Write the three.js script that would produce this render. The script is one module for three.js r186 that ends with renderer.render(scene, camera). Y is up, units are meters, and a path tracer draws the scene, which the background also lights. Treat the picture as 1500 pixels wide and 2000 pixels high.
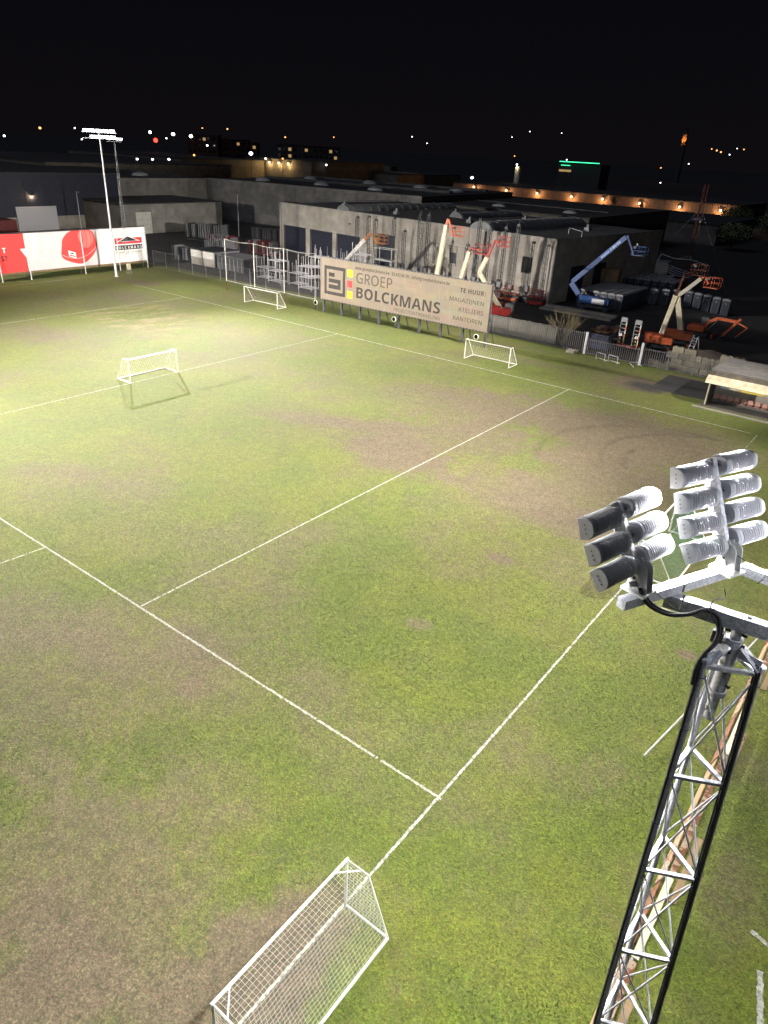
import * as THREE from 'three';
import { mergeGeometries, mergeVertices } from 'three/addons/utils/BufferGeometryUtils.js';
import { RoundedBoxGeometry } from 'three/addons/geometries/RoundedBoxGeometry.js';

// ---------- camera, night sky, faint moonlight, exposure ----------
const scene = new THREE.Scene();
const camera = new THREE.PerspectiveCamera(72.18, 0.75, 0.1, 6000);
camera.rotation.order = 'YXZ';
camera.position.set(0, 19.2, 0);
camera.rotation.set(-0.47664, 0.62993, 0.05473);
scene.add(camera);
{
  const W = 128, Hh = 64, d = new Float32Array(W * Hh * 4);
  for (let j = 0; j < Hh; j++) for (let i = 0; i < W; i++) {
    const el = ((j + 0.5) / Hh - 0.5) * Math.PI, k = (j * W + i) * 4;
    const g = Math.exp(-Math.max(el, 0) * 7);
    d[k] = 0.0016 + 0.0016 * g; d[k + 1] = 0.0016 + 0.0011 * g; d[k + 2] = 0.0026 + 0.0008 * g; d[k + 3] = 1;
  }
  const t = new THREE.DataTexture(d, W, Hh, THREE.RGBAFormat, THREE.FloatType);
  t.mapping = THREE.EquirectangularReflectionMapping; t.magFilter = t.minFilter = THREE.LinearFilter; t.needsUpdate = true;
  scene.background = t; scene.environment = t;
}
const moon = new THREE.DirectionalLight(0xc8d0e8, 0.34);
moon.position.set(-120, 150, 60); moon.target.position.set(-50, 0, -60);
moon.castShadow = true; moon.shadow.radius = 60; moon.shadow.mapSize.set(2048, 2048);
Object.assign(moon.shadow.camera, { left: -220, right: 220, top: 220, bottom: -220, near: 1, far: 600 });
scene.add(moon, moon.target);
const renderer = new THREE.WebGLRenderer({ antialias: true });
renderer.toneMapping = THREE.LinearToneMapping;
renderer.toneMappingExposure = 1.4;
renderer.shadowMap.enabled = true;

// ---------- helpers ----------
let seed = 7;
const rnd = () => { seed = (seed * 1664525 + 1013904223) >>> 0; return seed / 4294967296; };
const V = (x, y, z) => new THREE.Vector3(x, y, z);
const hash = (x, y) => { let h = (x * 374761393 + y * 668265263) | 0; h = Math.imul(h ^ (h >>> 13), 1274126177); return ((h ^ (h >>> 16)) >>> 0) / 4294967296; };
function vnoise(x, y, per = 0) {
  const xi = Math.floor(x), yi = Math.floor(y), fx = x - xi, fy = y - yi, u = fx * fx * (3 - 2 * fx), v = fy * fy * (3 - 2 * fy);
  const w = per ? (a) => ((a % per) + per) % per : (a) => a;
  const a = hash(w(xi), w(yi)), b = hash(w(xi + 1), w(yi)), c = hash(w(xi), w(yi + 1)), d = hash(w(xi + 1), w(yi + 1));
  return a + (b - a) * u + (c - a) * v + (a - b - c + d) * u * v;
}
function fbm(x, y, o = 4, per = 0) { let s = 0, a = 0.5, n = 0; for (let i = 0; i < o; i++) { s += a * vnoise(x, y, per); n += a; x *= 2; y *= 2; per *= 2; a *= 0.55; } return s / n; }
function tex(size, fn, metres, srgb = true) {          // fn(u, v) in 0..1 -> [r, g, b] 0..1
  const d = new Uint8Array(size * size * 4);
  for (let j = 0; j < size; j++) for (let i = 0; i < size; i++) {
    const c = fn(i / size, j / size), k = (j * size + i) * 4;
    d[k] = c[0] * 255; d[k + 1] = c[1] * 255; d[k + 2] = c[2] * 255; d[k + 3] = 255;
  }
  const t = new THREE.DataTexture(d, size, size, THREE.RGBAFormat);
  t.wrapS = t.wrapT = THREE.RepeatWrapping; t.magFilter = THREE.LinearFilter; t.minFilter = THREE.LinearMipmapLinearFilter; t.generateMipmaps = true;
  if (srgb) t.colorSpace = THREE.SRGBColorSpace;
  t.repeat.set(1 / metres, 1 / metres); t.needsUpdate = true;
  return t;
}
const cl = (v) => Math.max(0, Math.min(1, v));
const sm = (a, b, v) => { const t = cl((v - a) / (b - a)); return t * t * (3 - 2 * t); };
function M(r, g, b, roughness = 0.8, metalness = 0, extra = {}) {
  const m = new THREE.MeshStandardMaterial({ roughness, metalness, ...extra });
  m.color.setRGB(r, g, b); return m;
}
function uvm(g) {                                       // uv in metres, by the side a face points to
  g = g.index ? g.toNonIndexed() : g;
  const p = g.attributes.position, n = g.attributes.normal, uv = new Float32Array(p.count * 2);
  for (let i = 0; i < p.count; i++) {
    const ax = Math.abs(n.getX(i)), ay = Math.abs(n.getY(i)), az = Math.abs(n.getZ(i));
    if (ay >= ax && ay >= az) { uv[2 * i] = p.getX(i); uv[2 * i + 1] = p.getZ(i); }
    else if (ax >= az) { uv[2 * i] = p.getZ(i); uv[2 * i + 1] = p.getY(i); }
    else { uv[2 * i] = p.getX(i); uv[2 * i + 1] = p.getY(i); }
  }
  g.setAttribute('uv', new THREE.BufferAttribute(uv, 2));
  return g;
}
const box = (cx, cy, cz, w, h, d) => new THREE.BoxGeometry(w, h, d).translate(cx, cy, cz);
const rbox = (cx, cy, cz, w, h, d, r = 0.02) => new RoundedBoxGeometry(w, h, d, 1, r).translate(cx, cy, cz);
const box2 = (x0, x1, y0, y1, z0, z1) => box((x0 + x1) / 2, (y0 + y1) / 2, (z0 + z1) / 2, Math.abs(x1 - x0), Math.abs(y1 - y0), Math.abs(z1 - z0));
const UP = V(0, 1, 0);
function bar(a, b, r, seg = 8, r2 = r) {
  a = a.isVector3 ? a : V(...a); b = b.isVector3 ? b : V(...b);
  const d = b.clone().sub(a), g = new THREE.CylinderGeometry(r2, r, d.length(), seg, 1);
  g.applyQuaternion(new THREE.Quaternion().setFromUnitVectors(UP, d.clone().normalize()));
  return g.translate((a.x + b.x) / 2, (a.y + b.y) / 2, (a.z + b.z) / 2);
}
function beam(a, b, w, h, up = UP) {                     // box along a-b: w sideways, h along up
  a = a.isVector3 ? a : V(...a); b = b.isVector3 ? b : V(...b);
  const z = b.clone().sub(a), L = z.length(); z.normalize();
  const x = V().crossVectors(up, z).normalize(), y = V().crossVectors(z, x);
  const g = new THREE.BoxGeometry(w, h, L);
  g.applyMatrix4(new THREE.Matrix4().makeBasis(x, y, z));
  return g.translate((a.x + b.x) / 2, (a.y + b.y) / 2, (a.z + b.z) / 2);
}
function tube(pts, r, seg = 6, n = 0) {
  const c = new THREE.CatmullRomCurve3(pts.map((p) => (p.isVector3 ? p : V(...p))));
  return new THREE.TubeGeometry(c, n || pts.length * 5, r, seg, false);
}
function cords(lines, r) {                               // polylines as three-sided cords
  const P = [], N = [], I = [];
  for (const l of lines) {
    const base0 = P.length / 3;
    for (let i = 0; i < l.length; i++) {
      const a = l[Math.max(0, i - 1)], b = l[Math.min(l.length - 1, i + 1)];
      const d = V(b[0] - a[0], b[1] - a[1], b[2] - a[2]).normalize();
      const s = Math.abs(d.y) > 0.9 ? V(1, 0, 0) : UP, x = V().crossVectors(s, d).normalize(), y = V().crossVectors(d, x);
      for (let k = 0; k < 3; k++) {
        const t = k * 2.0944, nx = x.clone().multiplyScalar(Math.cos(t)).addScaledVector(y, Math.sin(t));
        P.push(l[i][0] + nx.x * r, l[i][1] + nx.y * r, l[i][2] + nx.z * r); N.push(nx.x, nx.y, nx.z);
      }
      if (i) for (let k = 0; k < 3; k++) { const q = base0 + (i - 1) * 3, k2 = (k + 1) % 3; I.push(q + k, q + k2, q + 3 + k, q + k2, q + 3 + k2, q + 3 + k); }
    }
  }
  const g = new THREE.BufferGeometry();
  g.setAttribute('position', new THREE.Float32BufferAttribute(P, 3)); g.setAttribute('normal', new THREE.Float32BufferAttribute(N, 3));
  g.setAttribute('uv', new THREE.Float32BufferAttribute(new Float32Array(P.length / 3 * 2), 2)); g.setIndex(I);
  return g;
}
function lattice(x0, x1, y0, y1, step, z) {              // flat net of cords in the plane z
  const L = [];
  for (let x = x0; x <= x1 + 1e-6; x += step) L.push([[x, y0, z], [x, y1, z]]);
  for (let y = y0; y <= y1 + 1e-6; y += step) L.push([[x0, y, z], [x1, y, z]]);
  return L;
}
const used = {};
const numbered = (n) => { const k = used[n] = (used[n] ?? -1) + 1; return k ? `${n}_${String(k).padStart(3, '0')}` : n; };
function geo(gs, keepUV) {
  gs = (Array.isArray(gs) ? gs : [gs]).map((g) => (keepUV ? (g.index ? g.toNonIndexed() : g) : uvm(g)));
  return gs.length > 1 ? mergeGeometries(gs) : gs[0];
}
function part(name, gs, m, parent, keepUV = false) {
  const o = new THREE.Mesh(gs.isBufferGeometry && gs.userData.ready ? gs : geo(gs, keepUV), m);
  o.name = name; o.castShadow = o.receiveShadow = true; parent.add(o); return o;
}
function thing(name, label, category, pos = [0, 0, 0], turn = 0, group) {
  const o = new THREE.Group(); o.name = numbered(name); o.position.set(...pos); o.rotation.y = turn;
  o.userData = { label, category }; if (group) o.userData.group = group;
  scene.add(o); return o;
}
function one(name, gs, m, label, category, group) {
  const o = part(numbered(name), gs, m, scene); o.userData = { label, category }; if (group) o.userData.group = group; return o;
}
function structure(name, gs, m, keepUV) { const o = part(numbered(name), gs, m, scene, keepUV); o.userData = { kind: 'structure' }; return o; }
function copyOf(src, label, pos, turn = src.rotation.y) {
  const o = src.clone(); o.name = numbered(src.name.replace(/_\d{3}$/, '')); o.position.set(...pos); o.rotation.y = turn;
  o.userData = { ...src.userData, label }; scene.add(o); return o;
}
const ORD = ['first', 'second', 'third', 'fourth', 'fifth', 'sixth', 'seventh', 'eighth', 'ninth', 'tenth', 'eleventh', 'twelfth', 'thirteenth', 'fourteenth', 'fifteenth', 'sixteenth'];

// ---------- materials ----------
const grey1 = tex(256, (u, v) => { const n = 0.72 + 0.28 * fbm(u * 8, v * 8, 5, 8); return [n, n, n]; }, 3);
const concreteTex = tex(512, (u, v) => {
  const n = fbm(u * 6, v * 6, 5, 6), s = fbm(u * 24, v * 3, 3, 0) , f = hash((u * 512) | 0, (v * 512) | 0);
  const k = cl(0.62 + 0.3 * n + 0.06 * f);
  return [k, k * 0.985, k * 0.96];
}, 9);
const whiteTex = tex(256, (u, v) => { const k = cl(0.82 + 0.25 * (fbm(u * 10, v * 10, 4, 10) - 0.4)); return [k, k, k * 0.98]; }, 2);
const rustTex = tex(256, (u, v) => { const n = fbm(u * 12, v * 12, 5, 12), k = sm(0.45, 0.6, n); return [0.75 - 0.25 * k, 0.7 - 0.38 * k, 0.68 - 0.48 * k]; }, 1.5);
const galvTex = tex(256, (u, v) => { const k = 0.6 + 0.4 * vnoise(u * 40, v * 40, 40) * 0.6 + 0.2 * fbm(u * 6, v * 6, 4, 6); return [cl(k), cl(k), cl(k * 1.02)]; }, 0.5);
const m = {
  white: M(0.72, 0.72, 0.7, 0.5, 0, { map: whiteTex }),
  goal: M(0.8, 0.8, 0.78, 0.45, 0, { map: whiteTex }),
  cord: M(0.5, 0.5, 0.47, 0.9),
  greenCord: M(0.02, 0.13, 0.08, 0.9),
  darkCord: M(0.06, 0.06, 0.07, 0.9),
  galv: M(0.74, 0.75, 0.77, 0.5, 0.12, { map: galvTex }),
  galvDull: M(0.3, 0.31, 0.32, 0.6, 0.3, { map: galvTex }),
  black: M(0.012, 0.012, 0.013, 0.45),
  rubber: M(0.016, 0.016, 0.017, 0.75),
  concrete: M(0.42, 0.4, 0.37, 0.9, 0, { map: concreteTex }),
  concreteDark: M(0.2, 0.19, 0.175, 0.92, 0, { map: concreteTex }),
  roofing: M(0.1, 0.1, 0.1, 0.85, 0, { map: grey1 }),
  roofDark: M(0.05, 0.051, 0.054, 0.8, 0, { map: grey1 }),
  navy: M(0.02, 0.026, 0.05, 0.6, 0, { map: grey1 }),
  steelDark: M(0.07, 0.075, 0.085, 0.55, 0.3, { map: grey1 }),
  orange: M(0.62, 0.12, 0.035, 0.5, 0, { map: whiteTex }),
  amber: M(0.55, 0.2, 0.04, 0.5, 0, { map: whiteTex }),
  red: M(0.42, 0.035, 0.03, 0.55, 0, { map: whiteTex }),
  redDark: M(0.16, 0.02, 0.022, 0.6, 0, { map: grey1 }),
  cream: M(0.68, 0.62, 0.47, 0.5, 0, { map: whiteTex }),
  blue: M(0.012, 0.075, 0.3, 0.45, 0, { map: whiteTex }),
  skipBlue: M(0.05, 0.08, 0.2, 0.6, 0, { map: rustTex }),
  rust: M(0.2, 0.07, 0.04, 0.85, 0, { map: rustTex }),
  wood: M(0.3, 0.2, 0.11, 0.85, 0, { map: grey1 }),
  glassDark: M(0.01, 0.012, 0.014, 0.08),
  skylight: M(0.32, 0.34, 0.35, 0.35),
  asphalt: M(0.03, 0.03, 0.033, 0.9, 0, { map: grey1 }),
  yardPale: M(0.09, 0.085, 0.08, 0.95, 0, { map: concreteTex }),
  brick: M(0.08, 0.04, 0.03, 0.9, 0, { map: grey1 }),
  plastic: M(0.06, 0.075, 0.105, 0.5, 0, { map: grey1 }),
  toiletRoof: M(0.24, 0.25, 0.265, 0.5),
  pinkSeat: M(0.46, 0.24, 0.2, 0.5),
  yellow: M(0.62, 0.5, 0.08, 0.5),
};
const glow = (r, g, b) => { const k = new THREE.MeshStandardMaterial({ color: 0x000000, roughness: 0.6 }); k.emissive.setRGB(r, g, b); return k; };
const g_ = { flood: glow(14, 14.5, 15.5), near: glow(2300, 2340, 2400), side: glow(30, 30.5, 32), white: glow(5, 5.2, 5.4), soft: glow(1.6, 1.6, 1.65), warm: glow(6, 3.2, 1.5), orange: glow(2.2, 0.9, 0.25), green: glow(0.1, 1.7, 0.75), red: glow(3, 0.15, 0.1), window: glow(0.3, 0.19, 0.08) };
const SC = 9.5;
const CAB = [[[-1.269, 15.794, -5.715], [-1.216, 15.697, -5.733], [-1.136, 15.609, -5.791], [-0.991, 15.542, -5.896], [-0.861, 15.559, -5.988], [-0.741, 15.612, -6.081], [-0.64, 15.563, -6.123], [-0.595, 15.44, -6.105], [-0.596, 15.318, -6.054], [-0.639, 15.218, -5.987], [-0.66, 15.109, -5.929], [-0.65, 14.9, -5.923]],
  [[-0.683, 15.74, -6.344], [-0.657, 15.678, -6.323], [-0.723, 15.674, -6.161], [-0.708, 15.612, -6.077], [-0.638, 15.532, -6.077], [-0.589, 15.418, -6.068]],
  [[-1.253, 15.8, -5.828], [-1.27, 15.859, -5.922], [-1.325, 15.851, -5.947]], [[-1.233, 15.776, -5.827], [-1.113, 15.703, -5.868], [-0.976, 15.614, -5.911], [-0.884, 15.59, -5.963]],
  [[-0.697, 15.97, -6.621], [-0.625, 15.931, -6.648], [-0.545, 15.871, -6.668], [-0.461, 15.854, -6.718], [-0.427, 15.813, -6.717], [-0.461, 15.745, -6.648]]];
const FARW = [[-339.3, 20.9, -247.5, 0.75], [-332.6, 20.6, -256.4, 0.9], [-327.2, 20.1, -263.3, 0.9], [-318.8, 18.6, -241.6, 0.35], [-241.7, 14.8, -224.7, 0.8], [-329.9, 16.2, -275.8, 0.5], [-188.2, 13.3, -132.2, 0.3], [-185.8, 13.4, -135.5, 0.3], [-183.2, 13.6, -139.1, 0.34], [-237.6, 13.2, -229, 0.4], [-219.5, 12, -246.4, 0.4], [-169.9, 10.2, -282.9, 0.6], [-407, 29.8, -569.5, 0.45], [-428.7, 37.6, -791.4, 0.5], [-412, 44, -800.2, 0.5], [-380.9, 44, -815.4, 0.45], [-396, 25.3, -577.2, 0.45], [-206.7, 18.7, -455.3, 0.35], [-191.7, 30, -776.7, 0.5], [-209.9, 37.3, -875.2, 0.5], [-168.1, 20.2, -576, 0.4], [-122.5, 11.1, -380.8, 0.3], [-294.1, 16.6, -149.7, 0.4], [-280.9, 16.8, -173.2, 0.3], [-427.2, 21.2, -259.8, 0.4]];
const FARO = [[-233.3, 13.7, -188.6, 0.4], [-225.6, 13.7, -226.9, 0.35], [-375.4, 25.3, -330.3, 0.5], [-351.3, 22.6, -355.8, 0.5], [-395, 25.1, -451.7, 0.45], [-305.6, 19.9, -170.6, 0.55], [-235.5, 19.1, -441, 0.4], [-154.5, 17.1, -475.5, 0.4], [-228.5, 34.6, -870.5, 0.9], [-224.3, 33.3, -871.6, 0.9], [-233.6, 35.8, -869.2, 0.7], [-203.6, 36.7, -876.7, 0.7], [-385.1, 25, -318.9, 0.4]];
// ---------- ground, pitch, lines ----------
structure('ground', new THREE.PlaneGeometry(9000, 9000).rotateX(-Math.PI / 2).translate(0, -0.03, 0), m.asphalt);
structure('yard', box2(-156, 30, -0.3, -0.012, -330, -76.4), M(0.045, 0.044, 0.045, 0.9, 0, { map: concreteTex }));
const grain = tex(1024, (u, v) => {
  const a = hash((u * 1024) | 0, (v * 1024) | 0), b = vnoise(u * 340, v * 340, 340), c = vnoise(u * 130, v * 130, 130), d = vnoise(u * 46, v * 46, 46);
  const k = cl(0.5 + 0.09 * a + 0.26 * b * b + 0.15 * c + 0.06 * d - 0.06);
  const w = vnoise(u * 200 + 17, v * 200 + 5, 200);
  return [cl(k * (0.93 + 0.14 * w)), cl(k), cl(k * (0.85 + 0.1 * w))];
}, 11);
const grainBump = grain.clone(); grainBump.colorSpace = THREE.NoColorSpace; grainBump.needsUpdate = true;
// bare and worn places: x, z, half length, half width, turn, wear
const worn = [
  [-30, -50, 9, 6, 0.2, 0.75], [-26, -43, 8, 5, -0.5, 0.8], [-25.5, -37.6, 5, 3, 0.1, 1.05], [-34.5, -39.5, 6, 1.6, -0.5, 0.55], [-24, -53, 8, 4.5, 0, 0.7],
  [-17, -52, 8, 6, 0.3, 0.85], [-12, -56, 7, 5, 0, 0.85], [-14, -44, 6, 6, 0.2, 0.6], [-11.8, -36.6, 3.2, 2.4, 0, 1.0], [-18, -38, 6, 3, 0.3, 0.7],
  [-13.5, -5.5, 6, 4, 0.2, 0.8], [-24, -9, 8, 5, 0, 0.62], [-8.4, -7.6, 1.7, 3.6, 0, 1.15], [-14, -10, 3, 2, 0, 0.5], [-12, -2.5, 4, 3, 0, 0.6], [-14, -30, 0.8, 0.5, 0, 0.9], [-13.9, -22.3, 0.7, 0.5, 0, 0.8], [-3.7, -28.3, 0.5, 0.4, 0, 1.3],
  [0.8, -17.5, 1.0, 2.4, 0, 0.55], [-74.9, -37.2, 7, 4, 0, 0.55], [-93.5, -63.6, 5, 1.6, -0.2, 1.2], [-20, -68.5, 3.2, 2.6, 0.3, 1.2], [-16, -74, 4, 2, 0, 1.0], [-86, -57, 10, 3, 0, 0.5], [-19, -14, 4, 1.5, 0.4, 0.5], [-36, -20, 8, 4, 0, 0.3], [-31, -68, 4, 1.2, 0, 0.6],
];
function groundColor(x, z, out) {
  const n1 = fbm(x * 0.13 + 40, z * 0.13 + 9, 4), n2 = fbm(x * 0.55 + 3, z * 0.55 + 71, 3), n3 = vnoise(x * 2.3, z * 2.3);
  let w = 0.1 + 0.34 * sm(0.42, 0.7, n1) + 0.3 * (n2 - 0.5) + 0.12 * (n3 - 0.5);
  for (const [px, pz, rx, rz, t, s] of worn) {
    const dx = x - px, dz = z - pz; if (Math.abs(dx) > rx + rz + 4 || Math.abs(dz) > rx + rz + 4) continue;
    const c = Math.cos(t), q = Math.sin(t), a = (dx * c + dz * q) / rx, b = (-dx * q + dz * c) / rz;
    const r = Math.sqrt(a * a + b * b) + 0.9 * (n2 - 0.5) + 0.35 * (n3 - 0.5);
    w += s * (1 - sm(0.35, 1.25, r)) * 0.8;
  }
  // wheel marks curving through the mud by the corner
  let rut = 0;
  for (const [cx, cz, R] of [[-8.5, -50.5, 7.6], [-8.2, -50.2, 6.1], [-10.5, -48.5, 9.6]]) {
    const dx = x - cx, dz = z - cz, r = Math.hypot(dx, dz), an = Math.atan2(dz, dx);
    if (Math.abs(r - R) < 0.5 && (an > 2.6 || an < -1.35)) rut = Math.max(rut, 1 - Math.abs(r - R) / 0.4);
  }
  // pale dead straw left in raked streaks near the far box line
  const st = (1 - sm(0.4, 1.1, Math.hypot((x + 73.5) / 9, (z + 50.5) / 7) + 0.8 * (n2 - 0.5))) * sm(0.38, 0.75, vnoise(x * 1.9 + z * 0.5, (z - x * 0.35) * 0.45) * 0.7 + n3 * 0.3);
  const dk = (1 - sm(0.3, 1, Math.hypot((x + 19.5) / 3.3, (z + 68.4) / 2.2) + 0.9 * (n2 - 0.5)));
  w = cl(w + (sm(0.25, 0.75, w + 0.9 * (vnoise(x * 4.7 + 2, z * 4.7) - 0.5) + 0.5 * (n2 - 0.5)) - w) * 0.28); rut = cl(rut) * 0.8 * (0.5 + n3);
  const y = sm(0.35, 0.65, fbm(x * 0.3 + 11, z * 0.3 - 20, 3)), far = 0;
  const lush = 0.2 * sm(0.5, 0.75, fbm(x * 0.21 - 7, z * 0.21 + 33, 3)) * (1 - w);
  let r = 0.108 + 0.022 * y - 0.02 * lush, g = 0.146 + 0.01 * y, b = 0.014 + 0.002 * y - 0.003 * lush;
  const mr = 0.148 - 0.022 * n3, mg = 0.116 - 0.017 * n3, mb = 0.082 - 0.01 * n3;
  r += (mr - r) * w; g += (mg - g) * w; b += (mb - b) * w;
  r += (0.25 - r) * st; g += (0.2 - g) * st; b += (0.12 - b) * st;
  const k = 1 - 0.34 * cl(rut * sm(0.3, 0.6, fbm(x * 0.4 + 9, z * 0.4, 2))); r *= k; g *= k; b *= k;
  r += (0.035 - r) * dk; g += (0.033 - g) * dk; b += (0.034 - b) * dk;
  out[0] = r; out[1] = g; out[2] = b;
}
{
  const x0 = -160, x1 = 40, z0 = -76.4, z1 = 24, xs = [], zs = [];
  for (let x = x0; x < x1; x += x > -45 && x < 4 ? 0.16 : 0.4) xs.push(x); xs.push(x1);
  for (let z = z0; z < z1; z += z > -64 && z < 0 ? 0.18 : 0.4) zs.push(z); zs.push(z1);
  const nx = xs.length, nz = zs.length, P = new Float32Array(nx * nz * 3), Cc = new Float32Array(nx * nz * 3), U = new Float32Array(nx * nz * 2), N = new Float32Array(nx * nz * 3), I = [], c = [0, 0, 0];
  for (let j = 0; j < nz; j++) for (let i = 0; i < nx; i++) {
    const k = j * nx + i, x = xs[i], z = zs[j];
    P[3 * k] = x; P[3 * k + 1] = 0; P[3 * k + 2] = z; N[3 * k + 1] = 1; U[2 * k] = x; U[2 * k + 1] = z;
    groundColor(x, z, c); Cc[3 * k] = c[0]; Cc[3 * k + 1] = c[1]; Cc[3 * k + 2] = c[2];
    if (i && j) I.push(k - nx - 1, k - 1, k, k - nx - 1, k, k - nx);
  }
  const g = new THREE.BufferGeometry();
  g.setAttribute('position', new THREE.BufferAttribute(P, 3)); g.setAttribute('normal', new THREE.BufferAttribute(N, 3));
  g.setAttribute('uv', new THREE.BufferAttribute(U, 2)); g.setAttribute('color', new THREE.BufferAttribute(Cc, 3)); g.setIndex(I); g.userData.ready = true;
  const mm = new THREE.MeshStandardMaterial({ roughness: 0.95, map: grain, bumpMap: grainBump, bumpScale: 0.03, vertexColors: true });
  mm.color.setRGB(1.9, 1.9, 1.9);
  structure('grass_pitch', g, mm);
}
{ // short tufts standing in the nearer half of the pitch
  const P = [], N = [];
  for (let k = 0; k < 7; k++) { const a = k * 2.4, r = 0.006 + 0.02 * hash(k, 3), x = Math.cos(a) * r, z = Math.sin(a) * r, h = 0.022 + 0.03 * hash(k, 8), lx = Math.cos(a + 0.7) * (0.012 + 0.022 * hash(k, 5)), lz = Math.sin(a + 0.7) * (0.012 + 0.022 * hash(k, 6)), w = 0.006; P.push(x - w * Math.sin(a), 0, z + w * Math.cos(a), x + w * Math.sin(a), 0, z - w * Math.cos(a), x + lx, h, z + lz); for (let i = 0; i < 3; i++) N.push(lx * 8, 0.9, lz * 8); }
  const g = new THREE.BufferGeometry(); g.setAttribute('position', new THREE.Float32BufferAttribute(P, 3)); g.setAttribute('normal', new THREE.Float32BufferAttribute(N, 3));
  const mt = M(1, 1, 1, 0.85); mt.side = THREE.DoubleSide;
  const n = 300000, o = new THREE.InstancedMesh(g, mt, n), q = new THREE.Matrix4(), c = [0, 0, 0], col = new THREE.Color(), e = new THREE.Euler(), qt = new THREE.Quaternion();
  for (let i = 0; i < n; i++) {
    let x, z, bare; do { do { x = -54 + 58 * rnd(); z = -54 + 57 * rnd(); } while (rnd() < sm(14, 54, Math.hypot(x, z))); groundColor(x, z, c); bare = cl((c[0] / c[1] - 0.72) / 0.5); } while (rnd() < bare * 0.75);
    const s = (0.3 + 0.45 * rnd()) * (1.1 - 0.5 * bare); e.set(0, rnd() * 6.283, 0); q.compose(V(x, 0, z), qt.setFromEuler(e), V(s, s * (0.4 + 0.4 * rnd()), s)); o.setMatrixAt(i, q);
    const k = 1.0 + 0.4 * rnd(), y = rnd() < 0.12 ? 1.35 : 1; col.setRGB(c[0] * k * 0.85 * y, c[1] * k * 0.95, c[2] * k * 0.8); o.setColorAt(i, col);
  }
  o.name = 'grass'; o.userData = { kind: 'stuff', label: 'short uneven grass tufts over the nearer half of the pitch', category: 'grass' }; o.castShadow = o.receiveShadow = true; scene.add(o);
}
const lineMat = M(0.5, 0.5, 0.47, 0.9, 0, { map: tex(256, (u, v) => { const k = cl(0.62 + 0.7 * (fbm(u * 20, v * 20, 4, 20) - 0.2)); return [k, k, k * 0.96]; }, 1.3) });
function chalk(name, a, b, w = 0.11, gaps = 0.02) {       // rolled chalk line: ragged edges, bare spots
  const d = V(b[0] - a[0], 0, b[1] - a[1]), L = d.length(); d.normalize();
  const s = V(-d.z, 0, d.x), P = [], st = 0.07, n = Math.round(L / st);
  let prev = null;
  for (let i = 0; i <= n; i++) {
    const t = i * L / n, wob = 0.05 * (fbm(t * 0.12 + a[0], 3.3, 2) - 0.5), l = w / 2 * (0.6 + 0.6 * rnd()), r = w / 2 * (0.6 + 0.6 * rnd());
    const cx = a[0] + d.x * t + s.x * wob, cz = a[1] + d.z * t + s.z * wob;
    const cur = [cx + s.x * l, cz + s.z * l, cx - s.x * r, cz - s.z * r];
    if (prev && rnd() > gaps * (0.2 + 1.6 * sm(0.5, 0.7, vnoise(t * 0.5 + a[1], 9.1)))) {
      const h = 0.008;
      P.push(prev[0], h, prev[1], prev[2], h, prev[3], cur[0], h, cur[1], cur[0], h, cur[1], prev[2], h, prev[3], cur[2], h, cur[3]);
    }
    prev = cur;
  }
  const g = new THREE.BufferGeometry(); g.setAttribute('position', new THREE.Float32BufferAttribute(P, 3)); g.computeVertexNormals();
  const no = g.attributes.normal; for (let i = 0; i < no.count; i++) no.setXYZ(i, 0, 1, 0);
  const q = g.attributes.position; for (let i = 0; i < q.count; i += 3) { const ax = q.getX(i), az = q.getZ(i), e = (q.getX(i + 1) - ax) * (q.getZ(i + 2) - az) - (q.getZ(i + 1) - az) * (q.getX(i + 2) - ax); if (e > 0) { const x = q.getX(i + 1), z = q.getZ(i + 1); q.setX(i + 1, q.getX(i + 2)); q.setZ(i + 1, q.getZ(i + 2)); q.setX(i + 2, x); q.setZ(i + 2, z); } }
  structure(name, g, lineMat);
}
chalk('goal_line', [-7.87, 4], [-7.87, -44], 0.1, 0.03); chalk('goal_line', [-7.86, -44.2], [-7.82, -61.6], 0.09, 0.5);
chalk('box_line', [-24.37, -14.9], [-24.38, -62], 0.1);
chalk('touch_line', [-7.76, -14.8], [-44, -14.9], 0.105);
chalk('halfway_line', [-53.1, -62], [-53, -12], 0.1);
chalk('far_box_line', [-80.4, -62], [-80.6, -20], 0.13, 0.1);
chalk('touch_line', [-8.3, -61.7], [-92, -62], 0.13, 0.05);
chalk('far_goal_line', [-101.2, -61.2], [-100.6, -30], 0.12, 0.05);
chalk('short_line', [-32.4, -14.9], [-32.8, -9], 0.09, 0.1);
chalk('training_line', [1.55, -16.65], [2.6, -16.3], 0.15, 0.05);
chalk('training_line', [2.0, -15.6], [2.75, -12.2], 0.17, 0.12);

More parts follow.
